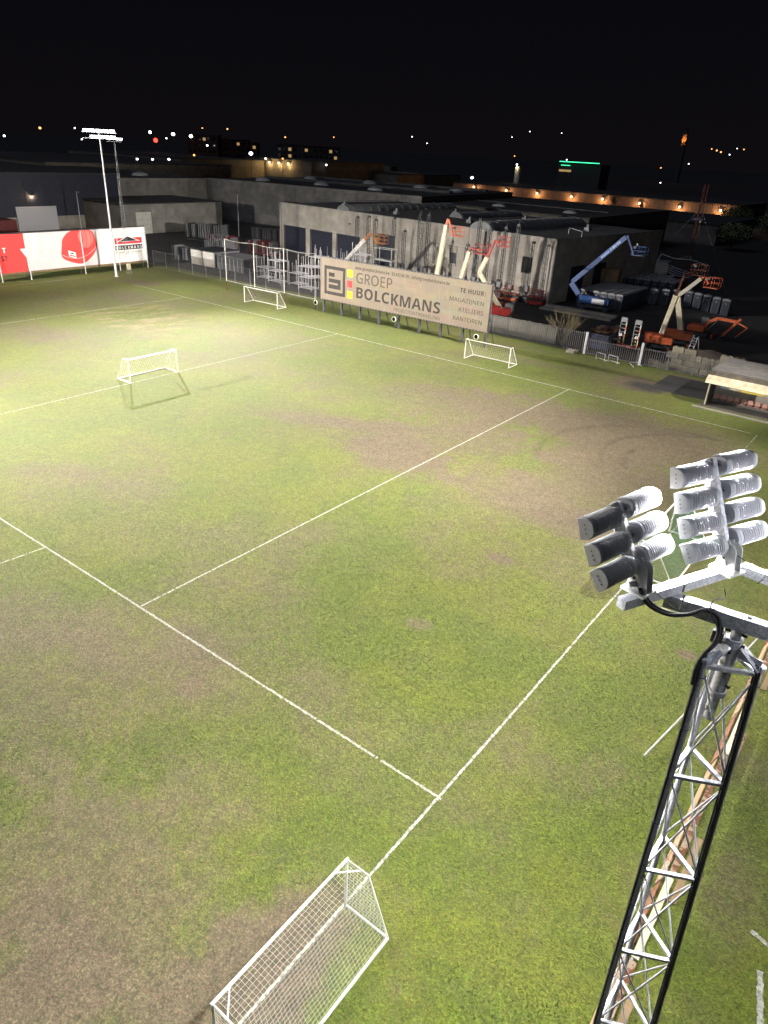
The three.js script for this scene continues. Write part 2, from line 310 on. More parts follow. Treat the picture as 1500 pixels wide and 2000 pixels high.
// ---------- goals ----------
function goal(name, label, pos, turn, o) {                // mouth along x at z = 0, net towards -z
  const { w, h = 2, top = 0.75, bot = 1.55, r = 0.05, net = m.cord, cell = 0.12, cr = 0.005, brace = false, sag = 0.05, handle = false } = o;
  const t = thing(name, label, 'goal', pos, turn), hw = w / 2;
  for (const s of [-1, 1]) part('post', bar([s * hw, 0, 0], [s * hw, h, 0], r, 10), m.goal, t);
  part('crossbar', bar([-hw - r, h, 0], [hw + r, h, 0], r, 10), m.goal, t);
  const r2 = r * 0.6;
  for (const s of [-1, 1]) {
    part('top_bar', bar([s * hw, h - 0.01, -r], [s * hw, h - 0.01, -top], r2, 8), m.goal, t);
    part('back_stay', bar([s * hw, h - 0.01, -top], [s * hw, 0.05, -bot], r2, 8), m.goal, t);
    part('ground_bar', bar([s * hw, 0.045, -r], [s * hw, 0.045, -bot], r * 0.85, 8), m.goal, t);
    if (brace) part('corner_brace', bar([s * (hw - 0.5), h - 0.03, 0], [s * hw, h - 0.03, -0.5], r2 * 0.8, 8), m.goal, t);
  }
  part('back_bar', bar([-hw, 0.05, -bot], [hw, 0.05, -bot], r, 8), m.goal, t);
  if (handle) part('carry_handle', tube([[hw - 0.02, 0.07, -0.75], [hw - 0.16, 0.12, -0.8], [hw - 0.2, 0.14, -0.97], [hw - 0.16, 0.12, -1.14], [hw - 0.02, 0.07, -1.2]], 0.018), m.goal, t);
  const L = [], bl = Math.hypot(h, bot - top), prof = (d) => (d < top ? [h - 0.02, -d] : [h - 0.02 - (d - top) / bl * (h - 0.06), -top - (d - top) / bl * (bot - top)]);
  const tot = top + bl, nx = Math.round(w / cell), nd = Math.round(tot / cell);
  const pt = (i, j) => { const x = -hw + w * i / nx, d = tot * j / nd, [y, z] = prof(d), e = Math.sin(Math.PI * i / nx) * Math.sin(Math.PI * j / nd); return [x + 0.03 * (vnoise(i * 0.4, j * 0.4) - 0.5) + 0.014 * (hash(i, j) - 0.5), y - sag * e * (1.2 + 1.6 * vnoise(i * 0.25 + 7, 2)) + 0.014 * (hash(i + 5, j) - 0.5), z + sag * e + 0.05 * (vnoise(i * 0.3, j * 0.3 + 9) - 0.5) * e]; };
  for (let i = 0; i <= nx; i++) { const l = []; for (let j = 0; j <= nd; j++) l.push(pt(i, j)); L.push(l); }
  for (let j = 0; j <= nd; j++) { const l = []; for (let i = 0; i <= nx; i += 2) l.push(pt(i, j)); L.push(l); }
  for (const s of [-1, 1]) {
    for (let y = cell; y < h; y += cell) L.push([[s * hw, y, -0.02], [s * hw, y, -(bot + (top - bot) * y / h)]]);
    for (let z = cell; z < bot; z += cell) L.push([[s * hw, 0.06, -z], [s * hw, z < top ? h - 0.03 : h * (bot - z) / (bot - top), -z]]);
  }
  part('net', cords(L, cr), net, t);
  return t;
}
goal('youth_goal', 'white portable goal with square mesh net in the muddy foreground', [-7.83, 0, -7.58], -Math.PI / 2, { w: 4.68, brace: true, handle: true, r: 0.044, cr: 0.004, cell: 0.125, top: 0.75, bot: 1.52, sag: 0.09 });
goal('youth_goal', 'white portable goal standing alone on the halfway line', [-52.92, 0, -36.74], Math.PI / 2, { w: 5.03, h: 2.08, top: 0.7, bot: 1.9, r: 0.052, cell: 0.2, cr: 0.004 });
goal('youth_goal', 'white portable goal in front of the tall ball stop frame', [-70.1, 0, -66], 0.02, { w: 6.05, h: 2.05, top: 0.45, bot: 1.65, r: 0.048, cell: 0.25, cr: 0.004, sag: 0.12 });
goal('youth_goal', 'white portable goal beyond the touch line under the beige billboard corner', [-34.55, 0, -63.85], 0.02, { w: 5.2, h: 2.05, top: 0.45, bot: 1.9, r: 0.048, cell: 0.25, cr: 0.004, sag: 0.12 });
goal('youth_goal', 'goal with dark green net on the goal line behind the lamps', [-8.0, 0, -36.5], -Math.PI / 2, { w: 6.2, h: 2.05, top: 0.8, bot: 2.1, r: 0.05, cell: 0.14, cr: 0.009, net: m.greenCord });
// small training frames by the fence
function miniFrame(label, pos, turn, tip) {
  const t = thing('training_frame', label, 'small goal', pos, turn);
  const w = 1.15, h = 0.75;
  for (const s of [-1, 1]) { part('post', bar([s * w / 2, 0, 0], [s * w / 2, h, 0], 0.028), m.galv, t); part('foot', bar([s * w / 2, 0.03, 0], [s * w / 2, 0.03, -0.5], 0.025), m.galv, t); }
  part('crossbar', bar([-w / 2, h, 0], [w / 2, h, 0], 0.028), m.galv, t); part('back_bar', bar([-w / 2, 0.03, -0.5], [w / 2, 0.03, -0.5], 0.025), m.galv, t);
  if (tip) { t.rotation.set(tip, turn, 0, 'YXZ'); t.position.y = 0.03; }
  return t;
}
miniFrame('small steel training goal left of its twin before the bar fence', [-26.5, 0, -74.5], -0.3);
miniFrame('small steel training goal right of its twin before the bar fence', [-25.1, 0, -74.5], -0.25);
miniFrame('small steel training goal tipped on its back near the gate post', [-22.5, 0, -75], 1.1, -1.2);

// ---------- rail with boards beside the goal line ----------
{
  const t = thing('pitch_rail', 'low tube rail with worn red and timber boards beside the near light mast', 'railing', [-0.78, 0, 0]);
  for (let z = -10; z >= -44; z -= 2) part('post', bar([0, 0, z], [0, 0.95, z], 0.03, 8), m.galvDull, t);
  part('top_rail', bar([0, 0.97, -9.5], [0, 0.97, -44.5], 0.035, 8), m.galvDull, t);
  part('middle_rail', bar([0.02, 0.55, -9.5], [0.02, 0.55, -44.5], 0.025, 8), m.galvDull, t);
  const kinds = [m.wood, M(0.28, 0.15, 0.08, 0.85, 0, { map: rustTex }), M(0.5, 0.42, 0.32, 0.8, 0, { map: rustTex }), m.red];
  for (let k = 0; k < 11; k++) {
    const z = -10 - k * 3.0, red = k > 6 && k < 9;
    part('board', beam([-0.2 - 0.03 * rnd(), 0.5, z - 0.04 - 0.1 * rnd()], [-0.2 - 0.03 * rnd(), 0.5, z - 2.9], 0.03, 0.55, V(0.3, 1, 0).normalize()), red ? m.red : kinds[k % 3], t);
    part('top_plank', box2(-0.05, 0.13, 1.01, 1.05, z - 0.02, z - 2.96 + 0.06 * rnd()), k % 3 === 1 ? m.cream : kinds[2], t); if (k % 2 === 0) part('plank', box2(0.2, 0.4, 0.02, 0.07, z, z - 2.8), m.wood, t);
  }
}
one('loose_pole', bar([-3.1, 0.06, -21.1], [-1.02, 1.02, -32.5], 0.035, 8), m.galv, 'long steel pole leaning on the pitch rail behind the light mast', 'pole');
// ---------- floodlights and light masts ----------
const bodyM = M(0.36, 0.365, 0.38, 0.75, 0), capWhite = M(0.5, 0.5, 0.5, 0.5), plateM = M(0.66, 0.66, 0.66, 0.5, 0, { map: whiteTex });
function dShape(k) {
  const s = new THREE.Shape(), a = 0.097 * k, f = 0.04 * k, bk = 0.115 * k;
  s.moveTo(-f, -a); s.lineTo(-f, a); s.lineTo(0.02 * k, a); s.bezierCurveTo(0.07 * k, a, bk, 0.055 * k, bk, 0.02 * k);
  s.lineTo(bk, -0.03 * k); s.bezierCurveTo(bk, -0.07 * k, 0.06 * k, -a, 0.02 * k, -a); s.lineTo(-f, -a);
  return s;
}
const slab = (k, x0, len, bev = 0) => new THREE.ExtrudeGeometry(dShape(k), { depth: len, curveSegments: 5, bevelEnabled: bev > 0, bevelSize: bev, bevelThickness: bev, bevelSegments: 2 }).rotateY(Math.PI / 2).translate(x0, 0, 0);
const ready = (g) => { g.userData.ready = true; return g; };
function floodParts(fins) {
  const L = 0.4, gs = [slab(0.72, -L / 2, L)];
  for (let i = 0; i < fins; i++) gs.push(slab(1, -L / 2 + 0.03 + (L - 0.06) * (i + 0.25) / fins, (L - 0.06) / fins * 0.42));
  return {
    sink: ready(geo(gs)), cap: ready(geo(slab(0.95, 0, 0.018, 0.006))), collar: ready(geo([slab(1.03, 0, 0.03)])),
    glass: ready(geo(box(0, 0, 0.046, 0.34, 0.16, 0.006))),
    screws: ready(geo([-0.04, 0, 0.04].map((y) => bar([0, y, -0.03], [0.004, y, -0.03], 0.006, 8)))),
    hinge: ready(geo([box(0.03, 0, -0.04, 0.06, 0.03, 0.05), box(0.012, 0, -0.03, 0.012, 0.12, 0.09), bar([0.02, 0.035, -0.04], [0.02, 0.06, -0.04], 0.012, 6), bar([0.02, -0.035, -0.04], [0.02, -0.06, -0.04], 0.012, 6)])),
  };
}
const fpFine = floodParts(11), fpFar = floodParts(4);
// a floodlight: axis along a, shining along n; its own light sits just before the glass
function floodlight(mast, pos, a, n, o) {
  const { scale = 1, power, angle = 1.05, inner = -1, cap = capWhite, fine = true, size = 6, blend = 1 } = o;
  const fp = fine ? fpFine : fpFar, x = a.clone().normalize(), z = n.clone().normalize(), y = V().crossVectors(z, x);
  const b = part('floodlight', fp.sink, bodyM, mast);
  b.quaternion.setFromRotationMatrix(new THREE.Matrix4().makeBasis(x, y, z)); b.position.copy(pos); b.scale.setScalar(scale);
  for (const s of [-1, 1]) {
    const c = part('end_cap', fp.cap, s === inner ? bodyM : cap, b); c.position.x = s > 0 ? 0.2 : -0.218;
    if (fine) { const k = part('collar', fp.collar, bodyM, b); k.position.x = s > 0 ? 0.165 : -0.195; }
    if (fine && s !== inner) { const k = part('screw', fp.screws, m.black, b); k.position.x = s > 0 ? 0.225 : -0.229; }
  }
  if (fine) { const h = part('hinge', fp.hinge, m.galvDull, b); h.position.x = inner * 0.225; if (inner > 0) h.rotation.y = 0; else h.rotation.y = Math.PI; }
  part('lamp_glass', fp.glass, o.glow ?? g_.flood, b);
  const l = new THREE.SpotLight(0xfff6ea, power, 0, angle, blend, 2);
  l.name = 'lamp_light'; l.position.set(0, 0, 0.07); l.target.position.set(0, 0, 1); l.target.name = 'lamp_aim';
  l.castShadow = true; l.shadow.radius = size; l.shadow.mapSize.set(512, 512); b.add(l, l.target);
  return b;
}
{
  const t = thing('light_mast', 'galvanised triangular lattice mast with two leaning columns of finned floodlights in the foreground', 'light mast', [0.05, 0, -5.79]);
  const ox = 0.05, oz = -5.79, c = (y) => V(-0.46 + 0.034 * (15.1 - y) - ox, y, -6.218 + 0.028 * (15.1 - y) - oz);
  const ang = [2.147, 0.082, -2.021], node = (i, y) => { const r = (0.48 + 0.0317 * (15.1 - y)) / Math.sqrt(3), k = c(y); return V(k.x + r * Math.cos(ang[i]), y, k.z + r * Math.sin(ang[i])); };
  const ys = []; for (let k = 0; k < 12; k++) ys.push(15.1 - 1.345 * k);
  for (let i = 0; i < 3; i++) part('leg', bar(node(i, 0), node(i, 15.16), 0.029, 12), m.galv, t);
  for (let k = 0; k < ys.length; k++) for (let i = 0; i < 3; i++) {
    const j = (i + 1) % 3;
    part('strut', beam(node(i, ys[k]), node(j, ys[k]), 0.04, 0.036), m.galv, t);
    if (k + 1 < ys.length) { const e = 0.03; part('tie_rod', bar(node(i, ys[k] - e), node(j, ys[k + 1] + e), 0.011, 6), m.galv, t); part('tie_rod', bar(node(j, ys[k] - e), node(i, ys[k + 1] + e), 0.011, 6), m.galv, t); }
  }
  part('footing', box(c(0).x, 0.06, c(0).z, 1.6, 0.12, 1.6), m.concrete, t);
  // cables strapped to two of the legs
  const along = (i, dx, dz, r, y1 = 15.2) => bar(node(i, 0.1).add(V(dx, 0, dz)), node(i, y1).add(V(dx, 0, dz)), r, 8);
  part('cable', along(0, -0.033, 0.01, 0.012), m.rubber, t); part('cable', along(0, -0.027, 0.031, 0.01), m.rubber, t);
  part('cable', along(1, -0.014, 0.036, 0.01), m.rubber, t); part('cable', along(1, 0.009, 0.038, 0.01), m.rubber, t); part('cable', along(1, -0.034, 0.018, 0.009), m.rubber, t);
  for (let k = 0; k < 24; k++) for (const i of [0, 1]) { const q = node(i, 15 - k * 0.62); part('strap', new THREE.TorusGeometry(0.046, 0.004, 5, 14).rotateX(Math.PI / 2).translate(q.x, q.y, q.z + 0.012), m.black, t); }
  // neck of the mast
  const pc = c(15.1);
  part('neck_pipe', [bar([pc.x, 14.4, pc.z], [pc.x, 15.482, pc.z], 0.05, 18)], m.galv, t);
  part('neck_sleeve', [bar([pc.x, 14.72, pc.z], [pc.x, 15.36, pc.z], 0.068, 18), bar([pc.x, 14.7, pc.z], [pc.x, 14.76, pc.z], 0.085, 18)], m.galv, t);
  part('sleeve_ring', new THREE.TorusGeometry(0.07, 0.007, 6, 20).rotateX(Math.PI / 2).translate(pc.x, 15.36, pc.z), m.galv, t);
  for (const [dx, dz, y] of [[-0.085, 0.02, 15.43], [0.08, 0.02, 15.43], [0.085, 0.0, 15.3], [-0.09, 0.03, 15.28], [0.08, 0.04, 14.85], [0, 0.085, 15.25]]) part('clamp_bolt', bar([pc.x + dx * 0.6, y, pc.z + dz * 0.6], [pc.x + dx * 1.15, y, pc.z + dz * 1.15], 0.017, 6), m.black, t);
  for (let i = 0; i < 3; i++) {
    const q = node(i, 15.16), dir = V(q.x - pc.x, 0, q.z - pc.z), e = V(pc.x, 15.16, pc.z).addScaledVector(dir, 0.28);
    part('neck_plate', [beam(q.clone().setY(15.145), e.clone().setY(15.3), 0.12, 0.014)], m.galv, t);
    part('neck_bracket', [beam(V(pc.x, 15.22, pc.z).addScaledVector(dir, 0.22), q.clone().setY(15.2), 0.012, 0.09)], m.galv, t);
    part('leg_cap', bar(node(i, 15.15), node(i, 15.19), 0.05, 12), m.galv, t);
  }
  part('junction_box', rbox(pc.x - 0.14, 15.33, pc.z + 0.02, 0.1, 0.13, 0.09, 0.008), m.black, t);
  // head frame
  const W = (x, y, z) => V(x - ox, y, z - oz);
  part('cross_beam', beam(W(-1.12, 15.55, -6.13), W(0.8, 15.55, -6.32), 0.11, 0.138), m.galv, t);
  part('lamp_beam', beam(W(-1.36, 15.67, -5.56), W(-0.7, 15.67, -6.98), 0.1, 0.1), m.galv, t);
  part('lamp_beam', beam(W(-0.66, 15.67, -7.0), W(0.55, 15.67, -6.86), 0.1, 0.1), m.galv, t);
  part('lamp_beam', beam(W(0.6, 15.67, -6.8), W(1.1, 15.67, -5.7), 0.1, 0.1), m.galv, t);
  part('beam_bolt', [bar(W(-0.98, 15.7, -6.1), W(-0.98, 15.78, -6.1), 0.012, 6), bar(W(-0.95, 15.7, -6.05), W(-0.95, 15.52, -6.05), 0.01, 6), bar(W(-0.4, 15.619, -6.2), W(-0.4, 15.64, -6.2), 0.018, 8)], m.galvDull, t);
  // leaning lamp columns: base, lamp axis, tilt in degrees, lamps per side, aim
  const cols = [
    { b: W(-1.30, 15.75, -5.80), a: V(0.25, 0, -0.968), tilt: 31, rows: [0.23, 0.46, 0.7], cap: capWhite, pw: 1, len: 0.82, glow: g_.side },
    { b: W(-0.76, 15.75, -6.75), a: V(0.42, 0, -0.908), tilt: 28, rows: [0.24, 0.48, 0.72, 0.96], cap: capWhite, pw: 1, len: 1.08, glow: g_.near },
    { b: W(0.5, 15.75, -6.8), a: V(0.8, 0, -0.6), tilt: 26, rows: [0.24, 0.48, 0.72, 0.96], cap: capWhite, pw: 1, len: 1.08, ang: 0.62, glow: g_.flood },
    { b: W(0.95, 15.75, -6.0), a: V(0.95, 0, -0.3), tilt: 26, rows: [0.24, 0.48, 0.72], cap: capWhite, pw: 1, len: 0.84, ang: 0.62, glow: g_.flood },
  ];
  cols.forEach((k, ci) => {
    const a = k.a.normalize(), aim = V(a.z, 0, -a.x), th = k.tilt * Math.PI / 180;
    const up = V(0, Math.cos(th), 0).addScaledVector(aim, Math.sin(th)), n = aim.clone().multiplyScalar(Math.cos(th)).add(V(0, -Math.sin(th), 0));
    const at = (s, r, f = 0) => k.b.clone().addScaledVector(up, s).addScaledVector(a, r).addScaledVector(n, f);
    part('lamp_column', beam(at(0.02, 0, -0.01), at(k.len, 0, -0.01), 0.05, 0.085, n), m.galv, t);
    // pivot: base plate, two cheeks, bolts
    part('pivot_base', [beam(k.b.clone().addScaledVector(a, -0.11).setY(15.735), k.b.clone().addScaledVector(a, 0.11).setY(15.735), 0.24, 0.024)], plateM, t);
    for (const s of [-1, 1]) {
      const sh = new THREE.Shape(); sh.moveTo(-0.11, 0); sh.lineTo(0.11, 0); sh.lineTo(0.07, 0.2); sh.absarc(0, 0.2, 0.07, 0, Math.PI, false); sh.lineTo(-0.11, 0);
      const g = new THREE.ExtrudeGeometry(sh, { depth: 0.01, bevelEnabled: false, curveSegments: 8 });
      g.applyMatrix4(new THREE.Matrix4().makeBasis(aim, UP, a)).translate(k.b.x + a.x * (s * 0.045 - 0.005), 15.745, k.b.z + a.z * (s * 0.045 - 0.005));
      part('pivot_cheek', g, plateM, t);
      for (const [s2, f] of [[0.11, -0.02], [0.15, 0.03], [0.2, -0.02]]) part('pivot_bolt', bar(at(s2, s * 0.05, f), at(s2, s * 0.066, f), 0.012, 6), m.black, t);
      part('wing_plate', beam(at(0.1, s * 0.032, -0.03), at(0.27, s * 0.032, -0.03), 0.012, 0.14, n), plateM, t);
    }
    part('rating_plate', beam(at(0.03, -0.062, -0.0), at(0.08, -0.062, 0.0), 0.004, 0.09, n), m.black, t);
    k.rows.forEach((s, i) => {
      for (const side of [-1, 1]) floodlight(t, at(s + (side > 0 ? 0.035 : 0), side * 0.3, 0), a, n.clone().addScaledVector(aim, 0.3 * (i - 1)).normalize(), { power: SC * 1.0 * k.pw, inner: -side, cap: k.cap, size: 5, angle: k.ang ?? 1.1, glow: k.glow });
      if (i) part('cover_plate', beam(at(s - 0.2, 0, 0.055), at(s - 0.05, 0, 0.055), 0.1, 0.008, n), plateM, t);
      part('cross_pin', bar(at(s, -0.1, -0.03), at(s + 0.03, 0.1, -0.03), 0.014, 8), m.galvDull, t);
    });
    part('top_bracket', beam(at(k.len - 0.03, -0.1, 0.0), at(k.len - 0.02, -0.02, 0.0), 0.04, 0.05, n), plateM, t);
  });
  const lc = (l) => l.map(([x, y, z]) => V(x - ox, y, z - oz));
  part('cable', tube(lc(CAB[0]), 0.02, 8, 60), m.rubber, t); part('cable', tube(lc(CAB[0].map(([x, y, z]) => [x + 0.02, y + 0.01, z - 0.03])), 0.012, 8, 60), m.rubber, t);
  part('cable', tube(lc(CAB[1]), 0.006, 6, 40), m.rubber, t); part('cable', tube(lc(CAB[2]), 0.006, 6, 20), m.rubber, t); part('cable', tube(lc(CAB[3]), 0.004, 6, 24), m.rubber, t); part('cable', tube(lc(CAB[4]), 0.005, 6, 30), m.rubber, t);
}
function poleMast(label, x, z, h, target, o = {}) {
  const t = thing('light_mast', label, 'light mast', [x, 0, z]);
  part('pole', bar([0, 0, 0], [0, h, 0], 0.17, 14, 0.09), m.galv, t);
  part('base_plate', bar([0, 0, 0], [0, 0.04, 0], 0.32, 14), m.galv, t);
  const aim = V(target[0] - x, 0, target[1] - z).normalize(), a = V(-aim.z, 0, aim.x), n0 = o.n ?? 4, wd = o.w ?? 3;
  for (const dy of [0, 0.75]) part('cross_arm', beam(V(0, h - 0.1 - dy, 0).addScaledVector(a, -wd / 2 - 0.2), V(0, h - 0.1 - dy, 0).addScaledVector(a, wd / 2 + 0.2), 0.1, 0.1), m.galv, t);
  (o.targets ?? [target]).forEach((tg, i) => {
    const row = i % 2, k = (i >> 1), s = ((k + 0.5) / n0 - 0.5) * wd;
    const p = V(0, h + 0.12 - row * 0.75, 0).addScaledVector(a, s).addScaledVector(aim, 0.14);
    const n = V(tg[0] - x, -(h), tg[1] - z).normalize(), ax = V().crossVectors(UP, n).normalize();
    floodlight(t, p, ax, n, { scale: o.lamp ?? 1.5, power: o.power * (tg[2] ?? 1), angle: o.angle ?? 0.75, fine: false, size: 10 });
  });
  return t;
}
poleMast('slender grey pole with blazing floodlights beside the sponsor boards in the far corner', -99.4, -64.05, 19.4, [-50, -38],
  { power: SC, w: 4.2, n: 5, lamp: 2, angle: 0.42, targets: [[-20.2, -52.9, 1500], [-23.3, -39.3, 1500], [-28.8, -26.4, 1150], [-36.4, -14.7, 750], [-45.9, -4.5, 450], [-59.4, 5.3, 200], [-77.3, 12.9, 200], [-57.1, -48.6, 130], [-67.6, -32.2, 150]] });
poleMast('pole with floodlights at the near right corner beyond the dugout', 3, -63, 19, [-30, -40],
  { power: SC, n: 5, w: 3.6, angle: 0.45, targets: [[-65.9, -50.8, 1200], [-60.4, -33.4, 250], [-50.6, -18, 1400], [-32, -2.4, 1250], [-9.2, 5.9, 250], [-33.9, -37.2, 440], [-0.9, -18.2, 350], [-12, -50, 160], [-18, -66, 200], [-150, -80, 2600]] });
poleMast('pole with floodlights on the far left behind the training area', -97, -7, 19, [-50, -30],
  { power: SC, n: 5, w: 3.6, angle: 0.42, targets: [[-17.3, -14, 2100], [-21.8, -34.4, 3300], [-31.5, -52.9, 1100], [-45.6, -68.3, 1900], [-36, -13, 1300], [-12.5, 1.9, 600], [-75, -118, 1150], [-52, -118, 1300], [-130, -134, 3000], [-160, -125, 1500]] });
{ // older lattice mast next to the far pole
  const t = thing('lattice_mast', 'thin dark lattice mast with four square floodlights beside the far corner pole', 'light mast', [-100, 0, -66.7]);
  const R = 0.32, nd = (i, y) => V((0.5 - 0.022 * y) * R * 1.6 * Math.cos(i * 2.094 + 0.5), y, (0.5 - 0.022 * y) * R * 1.6 * Math.sin(i * 2.094 + 0.5) * 1.6);
  for (let i = 0; i < 3; i++) part('leg', bar(nd(i, 0), nd(i, 18.3), 0.025, 6), m.galvDull, t);
  for (let k = 0; k < 15; k++) for (let i = 0; i < 3; i++) part('rung', bar(nd(i, 0.6 + k * 1.2), nd((i + 1) % 3, 0.6 + k * 1.2), 0.018, 5), m.galvDull, t);
  part('cross_arm', box(0, 18.25, 0, 0.1, 0.1, 2.4), m.galvDull, t);
  part('cabinet', rbox(0.1, 1.15, 0, 0.35, 0.85, 0.5, 0.02), m.cream, t);
  for (let i = 0; i < 4; i++) floodlight(t, V(0.15, 18.6, -0.95 + i * 0.64), V(0, 0, -1), V(0.9, -0.42, 0.25), { scale: 1.35, power: SC * 60, angle: 0.9, fine: false, size: 8 });
}
// ---------- sponsor boards ----------
function sheet(w, h, draw, W = 2048) {
  const c = document.createElement('canvas'); c.width = W; c.height = Math.round(W * h / w);
  const x = c.getContext('2d'), k = W / w; draw(x, k, c.width, c.height);
  const t = new THREE.CanvasTexture(c); t.colorSpace = THREE.SRGBColorSpace; return t;
}
function ripple(g, a, x0 = 0) { const p = g.attributes.position; for (let i = 0; i < p.count; i++) p.setZ(i, p.getZ(i) + a * fbm(p.getX(i) * 0.5 + x0, p.getY(i) * 0.7 + 4, 3) + a * 0.5 * vnoise(p.getX(i) * 1.4, p.getY(i) * 0.5)); g.computeVertexNormals(); return g; }
function fitText(x, s, px, base, wid, size, bold, color, right) {   // text stretched to the width it has
  x.save(); x.fillStyle = color; x.font = `${bold ? 'bold ' : ''}${size}px sans-serif`; x.textAlign = 'left'; x.textBaseline = 'alphabetic';
  const mw = x.measureText(s).width; x.translate(right ? px - wid : px, base); x.scale(wid / mw, 1); x.fillText(s, 0, 0); x.restore();
}
function dirt(x, W, Hh, n, cols) { for (let i = 0; i < n; i++) { x.fillStyle = cols[i % cols.length]; const a = rnd() * W, b = rnd() * Hh; x.fillRect(a, b, 1 + rnd() * 10, 4 + rnd() * Hh * 0.35); } }
{
  const t = thing('billboard', 'long weathered beige billboard with dark lettering on a row of steel posts', 'billboard', [-50.15, 0, -69.4]);
  const w = 24.65, h = 5.06, y0 = 1.75;
  const tx = sheet(w, h, (x, k, W, Hh) => {
    x.fillStyle = 'rgb(128,117,105)'; x.fillRect(0, 0, W, Hh);
    for (let i = 0; i < 260; i++) { x.fillStyle = `rgba(${120 + rnd() * 60},${105 + rnd() * 60},${90 + rnd() * 50},0.07)`; x.beginPath(); x.ellipse(rnd() * W, rnd() * Hh, 20 + rnd() * 120, 10 + rnd() * 40, 0, 0, 7); x.fill(); }
    dirt(x, W, Hh, 160, ['rgba(110,95,80,0.06)', 'rgba(235,225,210,0.08)', 'rgba(90,80,70,0.05)']);
    const dk = 'rgb(52,50,48)';
    x.fillStyle = dk; x.fillRect(0.62 * k, 0.92 * k, 3.45 * k, 3.44 * k); x.fillStyle = 'rgb(127,116,104)'; x.fillRect(1.0 * k, 1.3 * k, 2.68 * k, 2.68 * k);
    x.fillStyle = dk; x.fillRect(1.36 * k, 1.68 * k, 0.95 * k, 0.48 * k); x.fillRect(1.36 * k, 2.42 * k, 1.95 * k, 0.45 * k); x.fillRect(2.86 * k, 2.42 * k, 0.45 * k, 1.18 * k); x.fillRect(1.36 * k, 3.12 * k, 1.95 * k, 0.48 * k);
    x.fillStyle = 'rgb(226,206,40)'; x.fillRect(4.42 * k, 0.97 * k, 0.85 * k, 0.84 * k); x.fillRect(4.4 * k, 3.52 * k, 0.85 * k, 0.84 * k);
    x.fillStyle = 'rgb(196,60,62)'; x.fillRect(4.4 * k, 2.25 * k, 0.83 * k, 0.82 * k);
    fitText(x, 'www.groepbolckmans.be - 03.633.90.70 - info@groepbolckmans.be', 5.6 * k, 0.78 * k, 13.7 * k, 0.5 * k, true, 'rgb(62,55,50)');
    fitText(x, 'GROEP', 5.75 * k, 2.34 * k, 5.65 * k, 1.68 * k, false, 'rgb(70,66,62)');
    fitText(x, 'BOLCKMANS', 5.72 * k, 4.12 * k, 12.65 * k, 1.78 * k, true, dk);
    fitText(x, 'PROJECTONTWIKKELING', 11.65 * k, 4.8 * k, 6.75 * k, 0.54 * k, false, 'rgb(66,62,58)');
    fitText(x, 'TE HUUR:', 24 * k, 1.3 * k, 3.3 * k, 0.66 * k, true, dk, true);
    fitText(x, 'MAGAZIJNEN', 23.95 * k, 2.36 * k, 4.6 * k, 0.64 * k, false, dk, true);
    fitText(x, 'ATELIERS', 23.95 * k, 3.36 * k, 3.25 * k, 0.62 * k, false, dk, true);
    fitText(x, 'KANTOREN', 23.95 * k, 4.4 * k, 3.88 * k, 0.64 * k, false, dk, true);
    dirt(x, W, Hh, 140, ['rgba(140,124,108,0.16)', 'rgba(205,190,170,0.14)', 'rgba(110,96,84,0.1)']); for (let i = 1; i < 6; i++) { x.fillStyle = 'rgba(96,84,74,0.35)'; x.fillRect(0, i * Hh / 6 - 1, W, 2); }
  });
  const pm = new THREE.MeshStandardMaterial({ map: tx, roughness: 0.85 });
  part('printed_sheet', ripple(new THREE.PlaneGeometry(w, h, 120, 24), 0.09).translate(0, y0 + h / 2, 0.035), pm, t, true);
  for (let i = 0; i < 6; i++) part('backing_board', box2(-w / 2 + 0.01, w / 2 - 0.01, y0 + i * h / 6 + 0.008, y0 + (i + 1) * h / 6 - 0.008, -0.03, 0.028), m.steelDark, t);
  part('top_rail', beam([-w / 2 - 0.1, y0 + h + 0.06, -0.04], [w / 2 + 0.1, y0 + h + 0.06, -0.04], 0.16, 0.1), m.steelDark, t);
  part('bottom_rail', beam([-w / 2 - 0.1, y0 - 0.06, -0.04], [w / 2 + 0.1, y0 - 0.06, -0.04], 0.14, 0.09), m.steelDark, t);
  for (const s of [-1, 1]) part('edge_rail', box2(s * (w / 2 + 0.04), s * (w / 2 + 0.14), y0, y0 + h, -0.1, 0.03), m.steelDark, t);
  for (let i = 0; i < 9; i++) { const x = -w / 2 + 0.35 + i * (w - 0.6) / 8; part('post', box2(x - 0.11, x + 0.11, 0, y0 + h, -0.3, -0.06), m.steelDark, t); part('stay', beam([x, 0, -2.2], [x, 4.4, -0.3], 0.08, 0.08), m.steelDark, t); }
  part('lacing', cords([...Array(60)].map((_, i) => { const x = -w / 2 + i * w / 59; return [[x, y0 + h - 0.04, 0.04], [x + 0.12, y0 + h + 0.11, 0.05]]; }).concat([...Array(60)].map((_, i) => { const x = -w / 2 + i * w / 59; return [[x, y0 + 0.03, 0.04], [x + 0.12, y0 - 0.1, 0.04]]; })), 0.012), m.cord, t);
